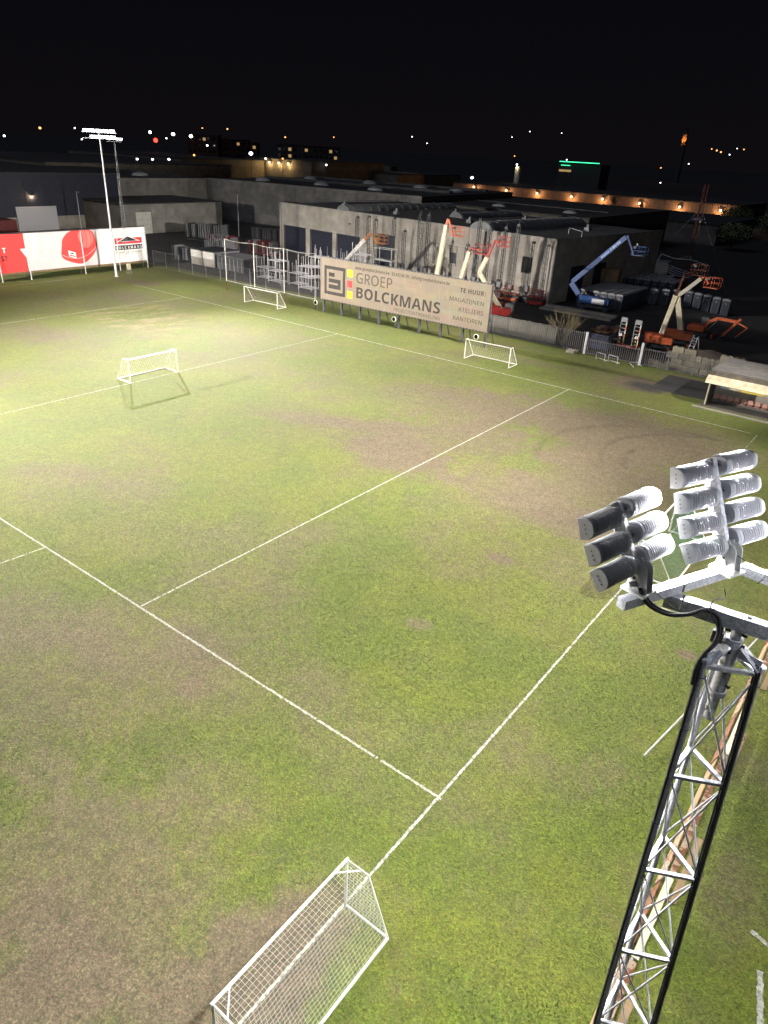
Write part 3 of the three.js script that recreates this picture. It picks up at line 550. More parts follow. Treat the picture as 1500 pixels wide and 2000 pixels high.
  for (const [x, lab] of [[-63.0, 'left'], [-50.35, 'middle'], [-38.9, 'right']]) {
    const y = 1.15, q = thing('round_lamp', `small unlit round lamp at the ${lab} ${lab === 'middle' ? 'posts' : 'end'} under the beige billboard`, 'lamp', [x, 0, -69.0], 0, 'round lamps under the billboard');
    part('stem', bar([0, 0, -0.25], [0, y, -0.25], 0.04), m.steelDark, q); part('arm', bar([0, y, -0.25], [0, y, 0], 0.035), m.steelDark, q);
    part('housing', new THREE.LatheGeometry([[0, -0.2], [0.2, -0.17], [0.3, -0.03], [0.31, 0.05], [0.25, 0.07]].map(([r, z]) => new THREE.Vector2(r, z)), 20).rotateX(Math.PI / 2).translate(0, y, 0.05), m.white, q);
    part('lens', new THREE.CircleGeometry(0.24, 20).translate(0, y, 0.11), m.glassDark, q);
  }
}
{
  const yb = 1.2, h = 5.05;
  const board = (label, z0, z1, draw, posts) => {
    const w = z0 - z1, t = thing('billboard', label, 'billboard', [-103.7, 0, (z0 + z1) / 2], Math.PI / 2);
    const tx = sheet(w, h, draw, 1600);
    part('printed_sheet', ripple(new THREE.PlaneGeometry(w, h, 90, 20), 0.05, 3).translate(0, yb + h / 2, 0.04), new THREE.MeshStandardMaterial({ map: tx, roughness: 0.8 }), t, true);
    for (let i = 0; i < 2; i++) part('backing_board', box2(-w / 2, w / 2, yb + i * h / 2 + 0.006, yb + (i + 1) * h / 2 - 0.006, -0.03, 0.03), m.galvDull, t);
    part('top_rail', bar([-w / 2, yb + h + 0.1, 0], [w / 2, yb + h + 0.1, 0], 0.07, 8), m.steelDark, t);
    part('lower_board', box2(-w / 2, w / 2, yb - 0.32, yb - 0.03, -0.12, -0.06), m.wood, t);
    for (const x of posts) { part('post', bar([x, 0, 0.14], [x, yb + h, 0.1], 0.075, 8), m.galv, t); part('stay', bar([x - 0.1, 0, -1.1], [x - 0.1, 3.6, -0.1], 0.06, 8), m.galvDull, t); }
    return t;
  };
  board('red board with part of a slogan at the left edge of the pitch end', -40.9, -52.88, (x, k, W, Hh) => {
    x.fillStyle = 'rgb(226,66,66)'; x.fillRect(0, 0, W, Hh); dirt(x, W, Hh, 60, ['rgba(190,40,45,0.12)', 'rgba(255,120,115,0.1)']);
    x.fillStyle = 'rgb(240,236,232)'; x.beginPath(); x.moveTo(W, 2.0 * k); x.lineTo(W - 0.75 * k, 2.0 * k); x.lineTo(W, 3.2 * k); x.fill();
    x.font = `bold ${0.95 * k}px sans-serif`; x.textAlign = 'right'; x.fillStyle = 'rgb(240,236,232)'; x.fillText('T', 9.25 * k, 2.4 * k); x.fillStyle = 'rgb(40,30,30)'; x.fillText('S?', 9.3 * k, 3.45 * k);
  }, [-4, 2]);
  board('white board with a red safety helmet and a red and black roof emblem', -52.92, -72.9, (x, k, W, Hh) => {
    const X = (z) => (z - 52.92) * k, Y = (y) => (6.25 - y) * k;
    x.fillStyle = 'rgb(232,230,230)'; x.fillRect(0, 0, W, Hh); dirt(x, W, Hh, 60, ['rgba(170,168,172,0.08)', 'rgba(255,255,255,0.1)']);
    const gr = (pts, c) => { x.fillStyle = c; x.beginPath(); pts.forEach(([z, y], i) => (i ? x.lineTo(X(z), Y(y)) : x.moveTo(X(z), Y(y)))); x.closePath(); x.fill(); };
    gr([[55.2, 6.25], [64.8, 6.25], [64.3, 1.2], [53.4, 1.2]], 'rgb(200,200,204)');
    for (let i = 0; i < 120; i++) { x.fillStyle = `rgba(${170 + rnd() * 60},${170 + rnd() * 60},${175 + rnd() * 60},0.12)`; x.beginPath(); x.ellipse(X(55 + rnd() * 9), Y(1.4 + rnd() * 4.6), 10 + rnd() * 50, 8 + rnd() * 22, 0.4, 0, 7); x.fill(); }
    const curve = (pts, c) => { x.fillStyle = c; x.beginPath(); const q = pts.map(([z, y]) => [X(z), Y(y)]); const n = q.length; x.moveTo((q[0][0] + q[n - 1][0]) / 2, (q[0][1] + q[n - 1][1]) / 2); for (let i = 0; i < n; i++) { const b = q[(i + 1) % n]; x.quadraticCurveTo(q[i][0], q[i][1], (q[i][0] + b[0]) / 2, (q[i][1] + b[1]) / 2); } x.fill(); };
    curve([[59.9, 6.4], [63.4, 6.4], [64.0, 5.2], [64.2, 3.8], [63.1, 2.4], [61.4, 1.4], [59.2, 2.0], [58.0, 2.7], [58.4, 4.2], [58.6, 5.2]], 'rgb(226,70,68)');
    curve([[61.2, 6.2], [63.3, 6.2], [63.7, 5.0], [63.0, 3.8], [61.8, 3.7], [61.2, 5.0]], 'rgb(238,120,114)');
    x.strokeStyle = 'rgb(244,176,168)'; x.lineWidth = 0.09 * k; x.beginPath(); x.moveTo(X(58.3), Y(3.0)); x.quadraticCurveTo(X(61.3), Y(1.4), X(64), Y(3.9)); x.stroke();
    x.strokeStyle = 'rgb(190,50,52)'; x.lineWidth = 0.07 * k; for (const o of [61.6, 62.3, 63]) { x.beginPath(); x.moveTo(X(o), Y(6.2)); x.quadraticCurveTo(X(o + 0.5), Y(5), X(o - 0.1), Y(3.7)); x.stroke(); } x.beginPath(); x.moveTo(X(58.5), Y(4.1)); x.quadraticCurveTo(X(61), Y(2.5), X(64), Y(4.3)); x.stroke();
    gr([[59.3, 3.6], [60.45, 3.2], [60.45, 2.35], [59.3, 2.75]], 'rgb(238,234,232)'); gr([[59.45, 3.1], [60.3, 2.95], [59.9, 3.25]], 'rgb(40,38,40)'); gr([[59.45, 3.0], [60.35, 2.75], [60.35, 2.55], [59.45, 2.8]], 'rgb(150,80,80)');
    gr([[67.2, 4.78], [72.1, 4.78], [72.1, 3.92], [67.2, 3.92]], 'rgb(200,48,62)'); gr([[67.5, 4.25], [68.4, 4.6], [69.6, 5.1], [70.8, 4.6], [71.8, 4.25]], 'rgb(240,236,236)');
    gr([[67.9, 4.3], [69.6, 4.98], [71.3, 4.3]], 'rgb(34,34,42)'); gr([[67.2, 3.72], [72.1, 3.72], [72.1, 3.05], [67.2, 3.05]], 'rgb(28,28,34)');
    fitText(x, 'B O L C K M A N S', X(67.3), Y(3.16), 4.7 * k, 0.58 * k, true, 'rgb(240,240,240)'); fitText(x, 'PARAIT IC TEUGANT', X(67.25), Y(2.55), 4.75 * k, 0.36 * k, false, 'rgb(90,90,96)');
    x.strokeStyle = 'rgba(120,120,126,0.5)'; x.lineWidth = 2; for (const z of [64.75, 66.7]) { x.beginPath(); x.moveTo(X(z), 0); x.lineTo(X(z) - 3, Hh); x.stroke(); }
  }, [-9.85, -1.3, 4.7, 9.85]);
}
// ---------- ball stop frame and fences ----------
{
  const t = thing('ball_stop_frame', 'tall white ball stop frame with fine net behind a small goal', 'net', [0, 0, -69.7]), xs = [-80.9, -75.1, -69.4, -63.8];
  for (const x of xs) part('post', bar([x, 1.3, 0], [x, 7, 0], 0.055, 8), m.white, t), part('post_foot', bar([x, 0, 0], [x, 1.3, 0], 0.07, 8), m.rust, t);
  for (let i = 0; i < 3; i++) {
    part('top_rope', tube([[xs[i], 6.95, 0], [(xs[i] + xs[i + 1]) / 2, 6.8, 0], [xs[i + 1], 6.95, 0]], 0.024, 5), m.white, t);
    part('bottom_rope', tube([[xs[i], 1.4, 0], [(xs[i] + xs[i + 1]) / 2, 1.36, 0], [xs[i + 1], 1.4, 0]], 0.024, 5), m.white, t);
  }
  part('net', cords(lattice(xs[0], xs[3], 1.4, 6.85, 0.22, 0), 0.004), m.darkCord, t);
}
function barFence(label, x0, x1, z, h, sp = 0.23, posts = 2.5, mat = M(0.2, 0.2, 0.205, 0.6, 0.1, { map: galvTex })) {
  const t = thing('bar_fence', label, 'fence', [0, 0, z]), n = Math.max(1, Math.round((x1 - x0) / posts));
  for (let i = 0; i <= n; i++) { const x = x0 + (x1 - x0) * i / n; part('post', box2(x - 0.035, x + 0.035, 0, h + 0.08, -0.035, 0.035), mat, t); }
  for (let i = 0; i < n; i++) for (const y of [0.18, h - 0.12]) part('rail', box2(x0 + (x1 - x0) * i / n + 0.036, x0 + (x1 - x0) * (i + 1) / n - 0.036, y - 0.025, y + 0.025, -0.02, 0.02), mat, t);
  const gs = []; for (let x = x0 + sp; x < x1 - sp / 2; x += sp) gs.push(box(x, h / 2 + 0.05, 0.042, 0.036, h - 0.05, 0.036));
  part('bars', gs, mat, t).userData = { kind: 'stuff' };
  return t;
}
barFence('grey bar fence behind the ball stop frame and beige billboard', -64, -36.2, -76, 2.3);
barFence('grey bar fence between the billboard corner and the bare bush', -36, -29.3, -76, 2.3);
barFence('sliding bar gate before the low loader ramps', -28.6, -22.95, -75.8, 1.75, 0.23, 5.65);
barFence('grey bar fence in front of the stacked concrete blocks', -22.4, -14.6, -75.9, 1.9);
for (const [x, l] of [[-28.9, 'left'], [-22.65, 'right']]) one('gate_post', box2(x - 0.12, x + 0.12, 0, 2.4, -75.92, -75.68), m.galv, `thick square post on the ${l} side of the sliding bar gate`, 'post');
{
  const t = thing('mesh_fence', 'tall wire mesh fence along the storage yard beside the white board', 'fence', [0, 0, -74.2]);
  for (let x = -104; x <= -64.5; x += 3.3) part('post', bar([x, 0, 0], [x, 2.6, 0], 0.035, 6), m.galvDull, t);
  part('top_wire', bar([-104, 2.55, 0], [-64.5, 2.55, 0], 0.014, 5), m.galvDull, t); part('bottom_wire', bar([-104, 0.08, 0], [-64.5, 0.08, 0], 0.014, 5), m.galvDull, t);
  part('mesh', cords(lattice(-104, -64.5, 0.1, 2.5, 0.2, 0), 0.004), m.galvDull, t);
}
{
  const t = thing('panel_wall', 'beige concrete panel wall behind the bar fence', 'wall', [0, 0, -77.3]);
  for (let i = 0; i < 8; i++) { const x = -47.6 + i * 2.05; part('post', box2(x - 0.07, x + 0.07, 0, 2.05, -0.07, 0.07), m.concrete, t); for (let k = 0; k < 4; k++) if (i < 7) part('panel', box2(x + 0.075, x + 1.97, k * 0.5 + 0.005, k * 0.5 + 0.495, -0.03, 0.03), m.concrete, t); }
}
{
  const t = thing('block_wall', 'stepped wall of big interlocking concrete blocks beside the dugout', 'wall', [-20.4, 0, -77.3]);
  const bg = ready(geo([rbox(0, 0.29, 0, 1.16, 0.57, 0.58, 0.03), rbox(-0.3, 0.6, 0, 0.2, 0.07, 0.2, 0.02), rbox(0.3, 0.6, 0, 0.2, 0.07, 0.2, 0.02)]));
  const tones = [M(0.34, 0.31, 0.25, 0.95, 0, { map: concreteTex }), M(0.26, 0.245, 0.2, 0.95, 0, { map: concreteTex }), M(0.42, 0.39, 0.31, 0.95, 0, { map: concreteTex })];
  for (let r = 0; r < 4; r++) for (let i = 0; i < 6; i++) { if (r === 3 && (i === 2 || i === 3)) continue; if (r === 2 && i === 5) continue; const b = part('block', bg, tones[(rnd() * 3) | 0], t); b.position.set(0.6 + i * 1.19 + (r % 2) * 0.5 + (rnd() - 0.5) * 0.1, r * 0.585, (rnd() - 0.5) * 0.16); b.rotation.y = (rnd() - 0.5) * 0.06; }
  for (const [x, z, ry] of [[0.1, 0.95, 0.4], [-1.1, 0.3, -0.3]]) { const b = part('block', bg, tones[1], t); b.position.set(x, 0, z); b.rotation.y = ry; }
}
one('stone_slab', [rbox(-30.2, 0.14, -75, 0.9, 0.28, 0.5, 0.05), rbox(-30.0, 0.3, -75.35, 1.1, 0.1, 0.45, 0.03)], m.concrete, 'two loose concrete pieces on the grass below the bare bush', 'concrete piece');
// ---------- dugout ----------
{
  const t = thing('dugout', 'dugout with cream fascia and a row of pink seats at the right edge', 'dugout', [-13.5, 0, -66.6]);
  const W = 11;
  part('roof', box2(-0.1, W, 3.12, 3.24, -6.0, -0.3), M(0.2, 0.19, 0.185, 0.9, 0, { map: grey1 }), t);
  part('roof_band', box2(0, W, 2.72, 3.1, -0.4, -0.34), M(0.22, 0.19, 0.15, 0.85, 0, { map: grey1 }), t);
  const fs = beam([-0.25, 2.42, 0.02], [W, 2.42, 0.02], 0.05, 0.85, V(0, 0.6, -0.6).normalize()); part('fascia', fs, M(0.74, 0.66, 0.46, 0.6, 0, { map: grey1 }), t);
  part('side_wall', box2(0.02, 0.16, 0, 3.1, -5.6, -0.25), m.concreteDark, t);
  part('back_wall', box2(0.17, W, 0, 3.1, -2.75, -2.55), m.concrete, t);
  part('front_post', box2(0.05, 0.17, 0, 2.4, -0.2, -0.06), m.cream, t);
  const bc = [m.steelDark, m.cream, m.yellow, m.cream, m.white, m.cream]; bc[0] = M(0.1, 0.14, 0.19, 0.6);
  [[0.9, 1.75], [1.78, 2.6], [2.68, 4.6], [4.64, 6.4], [6.5, 8.2]].forEach(([a, b], i) => part('sign_board', box2(a, b, 1.78, 2.16, -0.3, -0.26), bc[i], t));
  part('floor', box2(-0.3, W, 0.005, 0.06, -2.54, 0.3), m.concreteDark, t);
  part('kerb', box2(-0.6, W, 0.004, 0.1, 0.95, 1.25), m.concrete, t);
  part('bench', box2(0.3, W, 0.06, 0.3, -2.3, -1.7), m.concreteDark, t);
  for (let i = 0; i < 16; i++) {
    const x = 0.55 + i * 0.59, sh = new THREE.Shape(); sh.moveTo(-0.22, 0); sh.lineTo(0.22, 0); sh.lineTo(0.21, 0.26); sh.quadraticCurveTo(0.17, 0.38, 0, 0.38); sh.quadraticCurveTo(-0.17, 0.38, -0.21, 0.26); sh.lineTo(-0.22, 0);
    const s = part('seat', [rbox(0, 0.03, 0.2, 0.44, 0.06, 0.4, 0.025), new THREE.ExtrudeGeometry(sh, { depth: 0.04, bevelEnabled: true, bevelSize: 0.01, bevelThickness: 0.01, bevelSegments: 1 }).rotateX(-0.18).translate(0, 0.04, -0.02)], m.pinkSeat, t);
    s.position.set(x, 0.3, -2.05);
  }
}
structure('dugout_paving', box2(-19, 0, -0.2, 0.006, -74.5, -68.2), m.asphalt);
// ---------- storage yard ----------
function platform(t, mt, p, dir, w = 2.0) {               // work basket hanging at p, long side along dir
  const d = V(...dir).normalize(), s = V(-d.z, 0, d.x), c = V(...p), at = (a, b, y) => c.clone().addScaledVector(d, a).addScaledVector(s, b).add(V(0, y, 0));
  part('basket_floor', beam(at(0, 0, 0), at(w, 0, 0), 0.9, 0.09), mt, t);
  for (const y of [0.55, 1.1]) part('basket_rail', [bar(at(0, -0.42, y), at(w, -0.42, y), 0.03, 5), bar(at(0, 0.42, y), at(w, 0.42, y), 0.03, 5), bar(at(w, -0.42, y), at(w, 0.42, y), 0.03, 5), bar(at(0, -0.42, y), at(0, 0.42, y), 0.03, 5)], mt, t);
  for (const a of [0, w / 2, w]) for (const b of [-0.42, 0.42]) part('basket_post', bar(at(a, b, 0), at(a, b, 1.1), 0.03, 5), mt, t);
  part('control_box', beam(at(0.15, 0.3, 0.95), at(0.55, 0.3, 0.95), 0.25, 0.25), m.steelDark, t);
}
function chassis(t, x, z, mt, o = {}) {
  const { L = 3, w = 1.9, turn = 0, h = 1.0 } = o, c = Math.cos(turn), s = Math.sin(turn), q = (a, b, y) => V(x + a * c + b * s, y, z - a * s + b * c);
  part('chassis', beam(q(-L / 2, 0, 0.6), q(L / 2, 0, 0.6), w * 0.7, 0.4), m.steelDark, t);
  for (const a of [-1, 1]) for (const b of [-1, 1]) { const wh = part('wheel', bar(q(a * L * 0.36, b * w * 0.38, 0.45), q(a * L * 0.36, b * w * 0.55, 0.45), 0.45, 14), m.rubber, t); part('hub', bar(q(a * L * 0.36, b * w * 0.55, 0.45), q(a * L * 0.36, b * w * 0.57, 0.45), 0.2, 10), mt, wh); }
  part('turntable', beam(q(-L * 0.48, 0, h + 0.35), q(L * 0.42, 0, h + 0.35), w * 0.9, 0.75), mt, t);
  part('engine_cover', beam(q(-L * 0.5, w * 0.2, h + 0.85), q(L * 0.1, w * 0.2, h + 0.85), w * 0.4, 0.3), mt, t);
}
function lettering(t, s, a, b, hgt, off, ink) {            // flat lettering on the side of a boom
  const A = V(...a), B = V(...b), d = B.clone().sub(A), L = d.length(), c = document.createElement('canvas'); c.width = 512; c.height = Math.round(512 * hgt / L);
  const x = c.getContext('2d'); x.fillStyle = ink[0]; x.fillRect(0, 0, 512, c.height); fitText(x, s, 8, c.height * 0.82, 496, c.height * 0.9, true, ink[1]);
  const tx = new THREE.CanvasTexture(c); tx.colorSpace = THREE.SRGBColorSpace;
  const g = new THREE.PlaneGeometry(L, hgt); g.rotateZ(Math.atan2(d.y, d.x)); g.translate((A.x + B.x) / 2, (A.y + B.y) / 2, A.z + off);
  part('lettering', g, new THREE.MeshStandardMaterial({ map: tx, roughness: 0.6 }), t, true);
}
function boomLift(label, x, z, o) {
  const t = thing('boom_lift', label, 'boom lift', [x, 0, z], 0, 'boom lifts in the yard');
  chassis(t, 0, 0, o.base, { turn: 0.2, L: o.L ?? 3.4 });
  o.arms.forEach(([a, b, w, mt, name = 'boom']) => part(name, beam(a, b, w, w * 1.25), mt, t));
  if (o.fly) part('boom_end', beam(o.fly[0], o.fly[1], 0.2, 0.24), o.flyMat, t);
  if (o.fly) part('lift_cylinder', bar(V(...o.arms[0][0]).add(V(0.5, -0.1, 0.12)), V(...o.arms[0][0]).lerp(V(...o.arms[0][1]), 0.45), 0.07, 6), m.galvDull, t);
  if (o.jib) part('jib', beam(o.jib[0], o.jib[1], 0.16, 0.2), o.flyMat, t);
  platform(t, o.flyMat, o.basket, o.dir ?? [1, 0, 0.1], o.bw ?? 1.9);
  if (o.text) lettering(t, ...o.text);
  return t;
}
boomLift('white boom lift with amber jib raised behind the left part of the beige billboard', -77.3, -90, { base: m.amber, arms: [[[-0.2, 1.6, 0], [5.2, 6.6, 0], 0.42, m.white]], fly: [[5.2, 6.6, 0], [6.3, 7.7, 0]], jib: [[6.3, 7.6, 0], [7.6, 6.5, 0]], flyMat: m.amber, basket: [7.5, 6.5, 0.2], bw: 2.2, text: ['JLG LIFT', [2.9, 4.45, 0], [4.6, 6.05, 0], 0.36, 0.23, ['rgb(214,212,206)', 'rgb(30,30,34)']] });
boomLift('cream boom lift with orange jib rising steepest above the billboard', -55.6, -85, { base: m.red, arms: [[[0.1, 1.7, 0], [1.3, 10.6, 0], 0.4, m.cream]], fly: [[1.3, 10.6, 0], [1.5, 11.4, 0]], jib: [[1.6, 11.3, 0], [2.4, 9.5, 0]], flyMat: m.orange, basket: [2.4, 9.45, 0], bw: 1.6 });
boomLift('cream boom lift with low red platform beside the steepest boom', -52.6, -86, { base: m.red, arms: [[[0.2, 1.7, 0], [1.65, 7.6, 0], 0.4, m.cream]], fly: [[1.65, 7.6, 0], [1.9, 8.15, 0]], jib: [[1.9, 8.1, 0], [3.2, 7.9, 0]], flyMat: m.red, basket: [2.6, 7.55, 0.1], bw: 2.2 });
boomLift('cream articulated boom lift with folded elbow at the right end of the billboard', -44, -83, { base: m.red, arms: [[[0.2, 1.7, 0], [-3.4, 5.6, 0], 0.36, m.cream, 'riser'], [[-3.4, 5.6, 0], [-2.5, 7.6, 0], 0.36, m.cream]], fly: [[-2.5, 7.6, 0], [-1.6, 9.75, 0]], jib: [[-1.6, 9.75, 0], [-0.9, 9.3, 0]], flyMat: m.red, basket: [-0.95, 9.15, 0.1], bw: 1.3 });
{
  const t = boomLift('big blue articulated boom lift parked by the dark side of the hall', -38.2, -101, { base: m.blue, L: 4.6, arms: [[[-2.6, 1.9, 0], [-4.0, 3.3, 0], 0.6, m.blue, 'riser'], [[-3.95, 3.4, 0], [2.7, 10.2, 0], 0.5, m.blue]], fly: [[2.6, 10.1, 0], [2.95, 10.35, 0]], jib: [[2.85, 10.2, 0], [4.1, 8.2, 0]], flyMat: m.blue, basket: [4.0, 8.1, 0.1], bw: 1.9, text: ['Genie Z-80/60', [-0.3, 7.15, 0], [2.1, 9.6, 0], 0.42, 0.262, ['rgb(30,92,170)', 'rgb(225,228,232)']] });
  part('side_panel', box2(-1.6, 1.6, 1.05, 1.75, 0.87, 0.92), m.galv, t); part('warning_light', bar([4.4, 9.3, 0], [4.4, 9.5, 0], 0.14, 8), m.white, t);
}
boomLift('cream telescopic boom lift standing upright behind the bar gate', -23.4, -84, { base: m.orange, arms: [[[-0.1, 0.9, 0], [0.7, 6.3, 0], 0.42, m.cream]], fly: [[0.7, 6.3, 0], [1.05, 8.5, 0]], jib: [[1.05, 8.5, 0], [1.9, 8.9, -0.8]], flyMat: m.rust, basket: [1.5, 8.6, -0.9], bw: 1.6 });
boomLift('cream articulated boom lift with orange basket beside the lattice antenna', -22.4, -88, { base: m.orange, arms: [[[0.2, 1.5, 0], [-1.2, 5.7, 0], 0.5, m.cream, 'riser'], [[-1.25, 5.6, 0], [0.9, 7.9, 0], 0.34, M(0.4, 0.38, 0.32, 0.6)]], fly: [[0.9, 7.9, 0], [1.3, 8.3, 0]], jib: [[1.3, 8.2, 0], [1.8, 7.4, 0]], flyMat: m.orange, basket: [1.5, 7.1, 0.1], bw: 1.6 });
{
  const t = thing('excavator', 'small orange excavator with arched boom on tracks in the dark yard', 'excavator', [-21.8, 0, -96], 0);
  for (const s of [-1, 1]) part('track', [rbox(-0.3, 0.32, s * 0.75, 2.6, 0.6, 0.42, 0.22)], m.rubber, t);
  part('house', rbox(-0.6, 1.1, 0.1, 1.9, 0.8, 1.6, 0.12), m.orange, t); const cb = part('cab', rbox(0.05, 1.85, -0.35, 1.0, 1.2, 0.85, 0.08), m.steelDark, t); part('cab_glass', box(0.56, 1.9, -0.35, 0.02, 0.8, 0.7), m.glassDark, cb);
  part('counterweight', rbox(-1.5, 1.05, 0.1, 0.5, 0.7, 1.6, 0.15), m.orange, t);
  part('boom', [beam([0.1, 1.0, 0.35], [0.7, 2.1, 0.35], 0.28, 0.36), beam([0.65, 2.05, 0.35], [1.6, 2.62, 0.35], 0.28, 0.4), beam([1.55, 2.6, 0.35], [3.7, 2.55, 0.35], 0.28, 0.36)], m.orange, t);
  part('stick', beam([4.1, 2.95, 0.35], [2.5, 0.65, 0.35], 0.22, 0.3), m.orange, t); part('boom_cylinder', bar([0.5, 0.9, 0.35], [1.5, 2.3, 0.35], 0.06, 6), m.galvDull, t);
  part('bucket', [beam([2.6, 0.8, 0.35], [2.1, 0.25, 0.35], 0.7, 0.1), beam([2.1, 0.25, 0.35], [2.7, 0.12, 0.35], 0.7, 0.08)], m.steelDark, t);
  part('blade', box(1.4, 0.4, 0.1, 0.1, 0.45, 1.9), m.orange, t);
  part('linkage', [beam([4.0, 2.4, 0.4], [5.1, 2.0, 0.4], 0.14, 0.16), beam([5.1, 2.0, 0.4], [4.0, 0.7, 0.4], 0.14, 0.16)], m.orange, t);
}
{
  const t = thing('antenna_mast', 'tall rusty lattice antenna with white tube frames at mid height', 'antenna', [-36, 0, -135.8]);
  const nd = (i, y) => V(0.42 * Math.cos(i * 2.094), y, 0.42 * Math.sin(i * 2.094));
  for (let i = 0; i < 3; i++) part('leg', bar(nd(i, 0), nd(i, 16.6), 0.05, 6), m.rust, t);
  for (let k = 0; k < 16; k++) for (let i = 0; i < 3; i++) { part('rung', bar(nd(i, 0.5 + k), nd((i + 1) % 3, 0.5 + k), 0.03, 5), m.rust, t); part('diagonal', bar(nd(i, 0.5 + k), nd((i + 1) % 3, 1.5 + k), 0.022, 5), m.rust, t); }
  for (const [a, b] of [[-8, 3], [8, 2], [0, -8]]) part('guy_wire', bar([0, 13, 0], [a, 0, b], 0.02, 4), m.galvDull, t);
  part('tube_frame', [bar([-4, 3.6, 5], [-3.4, 5.5, 5], 0.06, 6), tube([[-3.4, 5.5, 5], [-0.8, 5.0, 5], [1.8, 5.1, 5], [4.3, 4.6, 5]], 0.06, 6, 16), bar([4.3, 4.6, 5], [3.9, 3.1, 5], 0.06, 6), bar([-0.4, 5, 5], [0, 5.2, 0.3], 0.05, 6), bar([1.6, 5.05, 5], [0.2, 5.2, 0.3], 0.05, 6)], m.white, t);
  for (let i = 0; i < 4; i++) part('tube_hoop', tube([[-3.8 + i * 0.3, 3.3 - i * 0.35, 5.2 + i * 0.3], [-2.6 + i * 0.2, 4.0 - i * 0.35, 5.2 + i * 0.3], [0, 3.4 - i * 0.3, 5 + i * 0.3], [2.4, 2.9 - i * 0.25, 4.4], [0.1, 2.6 - i * 0.3, 0.3]], 0.05, 5, 24), m.galv, t);
  part('top_lamp', bar([0.3, 10.7, 0.3], [0.7, 10.9, 0.6], 0.07, 6), m.white, t);
}
// mast climbers parked upright along the hall front
const FU = V(0.9932, 0, 0.1162), FN = V(-0.1162, 0, 0.9932), FL0 = V(-107, 0, -106.5), fp_ = (s, off) => FL0.clone().addScaledVector(FU, s).addScaledVector(FN, off);
{
  let proto = null;
  [[23.7, 8.3, 1.6], [26.1, 8.6, 1.2], [28.5, 8.3, 1.9], [32.3, 8.9, 1.4], [35.1, 7.2, 1.8], [38, 10, 1.3], [40, 10.1, 1.5], [43.5, 6.7, 1.9], [48.2, 6.5, 1.6], [49.9, 10.3, 1.2], [52.2, 9.1, 1.6], [54.8, 9.7, 1.3], [57.3, 10.3, 1.9], [59.8, 8.2, 1.5], [62.3, 8.1, 1.5]].forEach(([s, h, off], i) => {
    const p = fp_(s, off), t = thing('mast_climber', `${ORD[i]} grey lattice hoist mast from the left along the hall front`, 'hoist mast', [p.x, 0, p.z], -0.117, 'hoist masts against the hall');
    const q = 0.2; for (const [a, b] of [[-1, -1], [1, -1], [1, 1], [-1, 1]]) part('upright', box(a * q, h / 2, b * q, 0.07, h, 0.07), m.steelDark, t);
    const rg = []; for (let y = 0.5; y < h - 0.3; y += 0.75) { rg.push(beam([-q, y, q + 0.036], [q, y + 0.7, q + 0.036], 0.04, 0.04), box(-q - 0.036, y, 0, 0.03, 0.04, 0.36), box(q + 0.036, y, 0, 0.03, 0.04, 0.36), box(0, y, -q - 0.036, 0.36, 0.04, 0.03)); }
    part('lacing', rg, m.steelDark, t);
    part('base', rbox(0, 0.45, 0, 1.5, 0.8, 1.2, 0.04), i % 4 === 2 ? m.redDark : m.steelDark, t);
    part('carriage', rbox(0, 1.6 + 0.5 * rnd(), 0.05, 0.7, 0.8, 0.6, 0.03), m.galvDull, t);
    part('head', [box(0.1, h + 0.15, 0, 0.5, 0.3, 0.3), bar([0.1, h + 0.2, 0], [0.1, h + 0.7, 0], 0.05, 6)], m.steelDark, t);
  });
}
function scissor(label, x, z, mt, turn) {
  const t = thing('scissor_lift', label, 'scissor lift', [x, 0, z], turn, 'folded scissor lifts');
  part('base', rbox(0, 0.45, 0, 2.3, 0.5, 1.1, 0.04), mt, t); for (const a of [-1, 1]) for (const b of [-1, 1]) part('wheel', bar([a * 0.8, 0.22, b * 0.45], [a * 0.8, 0.22, b * 0.6], 0.22, 10), m.rubber, t);
  part('scissor_stack', [0, 1, 2].map((k) => beam([-0.95, 0.75 + k * 0.14, 0.3], [0.95, 0.82 + k * 0.14, 0.3], 0.1, 0.09)), m.steelDark, t);
  part('deck', box(0, 1.25, 0, 2.4, 0.1, 1.1), mt, t); part('guard_rail', [1.75, 2.2].flatMap((y) => [bar([-1.2, y, -0.5], [1.2, y, -0.5], 0.025, 5), bar([-1.2, y, 0.5], [1.2, y, 0.5], 0.025, 5), bar([1.2, y, -0.5], [1.2, y, 0.5], 0.025, 5), bar([-1.2, y, -0.5], [-1.2, y, 0.5], 0.025, 5)]).concat([-1.2, 0, 1.2].flatMap((a) => [-0.5, 0.5].map((b) => bar([a, 1.3, b], [a, 2.2, b], 0.025, 5)))), mt, t);
}
scissor('orange folded scissor lift just right of the billboard edge', -49.2, -91.5, m.orange, 0.3); scissor('orange folded scissor lift at the foot of the hall front', -49.4, -96.4, m.orange, 0.1);
scissor('red folded scissor lift near the right corner of the hall', -45.6, -96.9, m.red, 0.1); scissor('red folded scissor lift half hidden behind the billboard', -51.6, -93.6, m.red, 0.2);
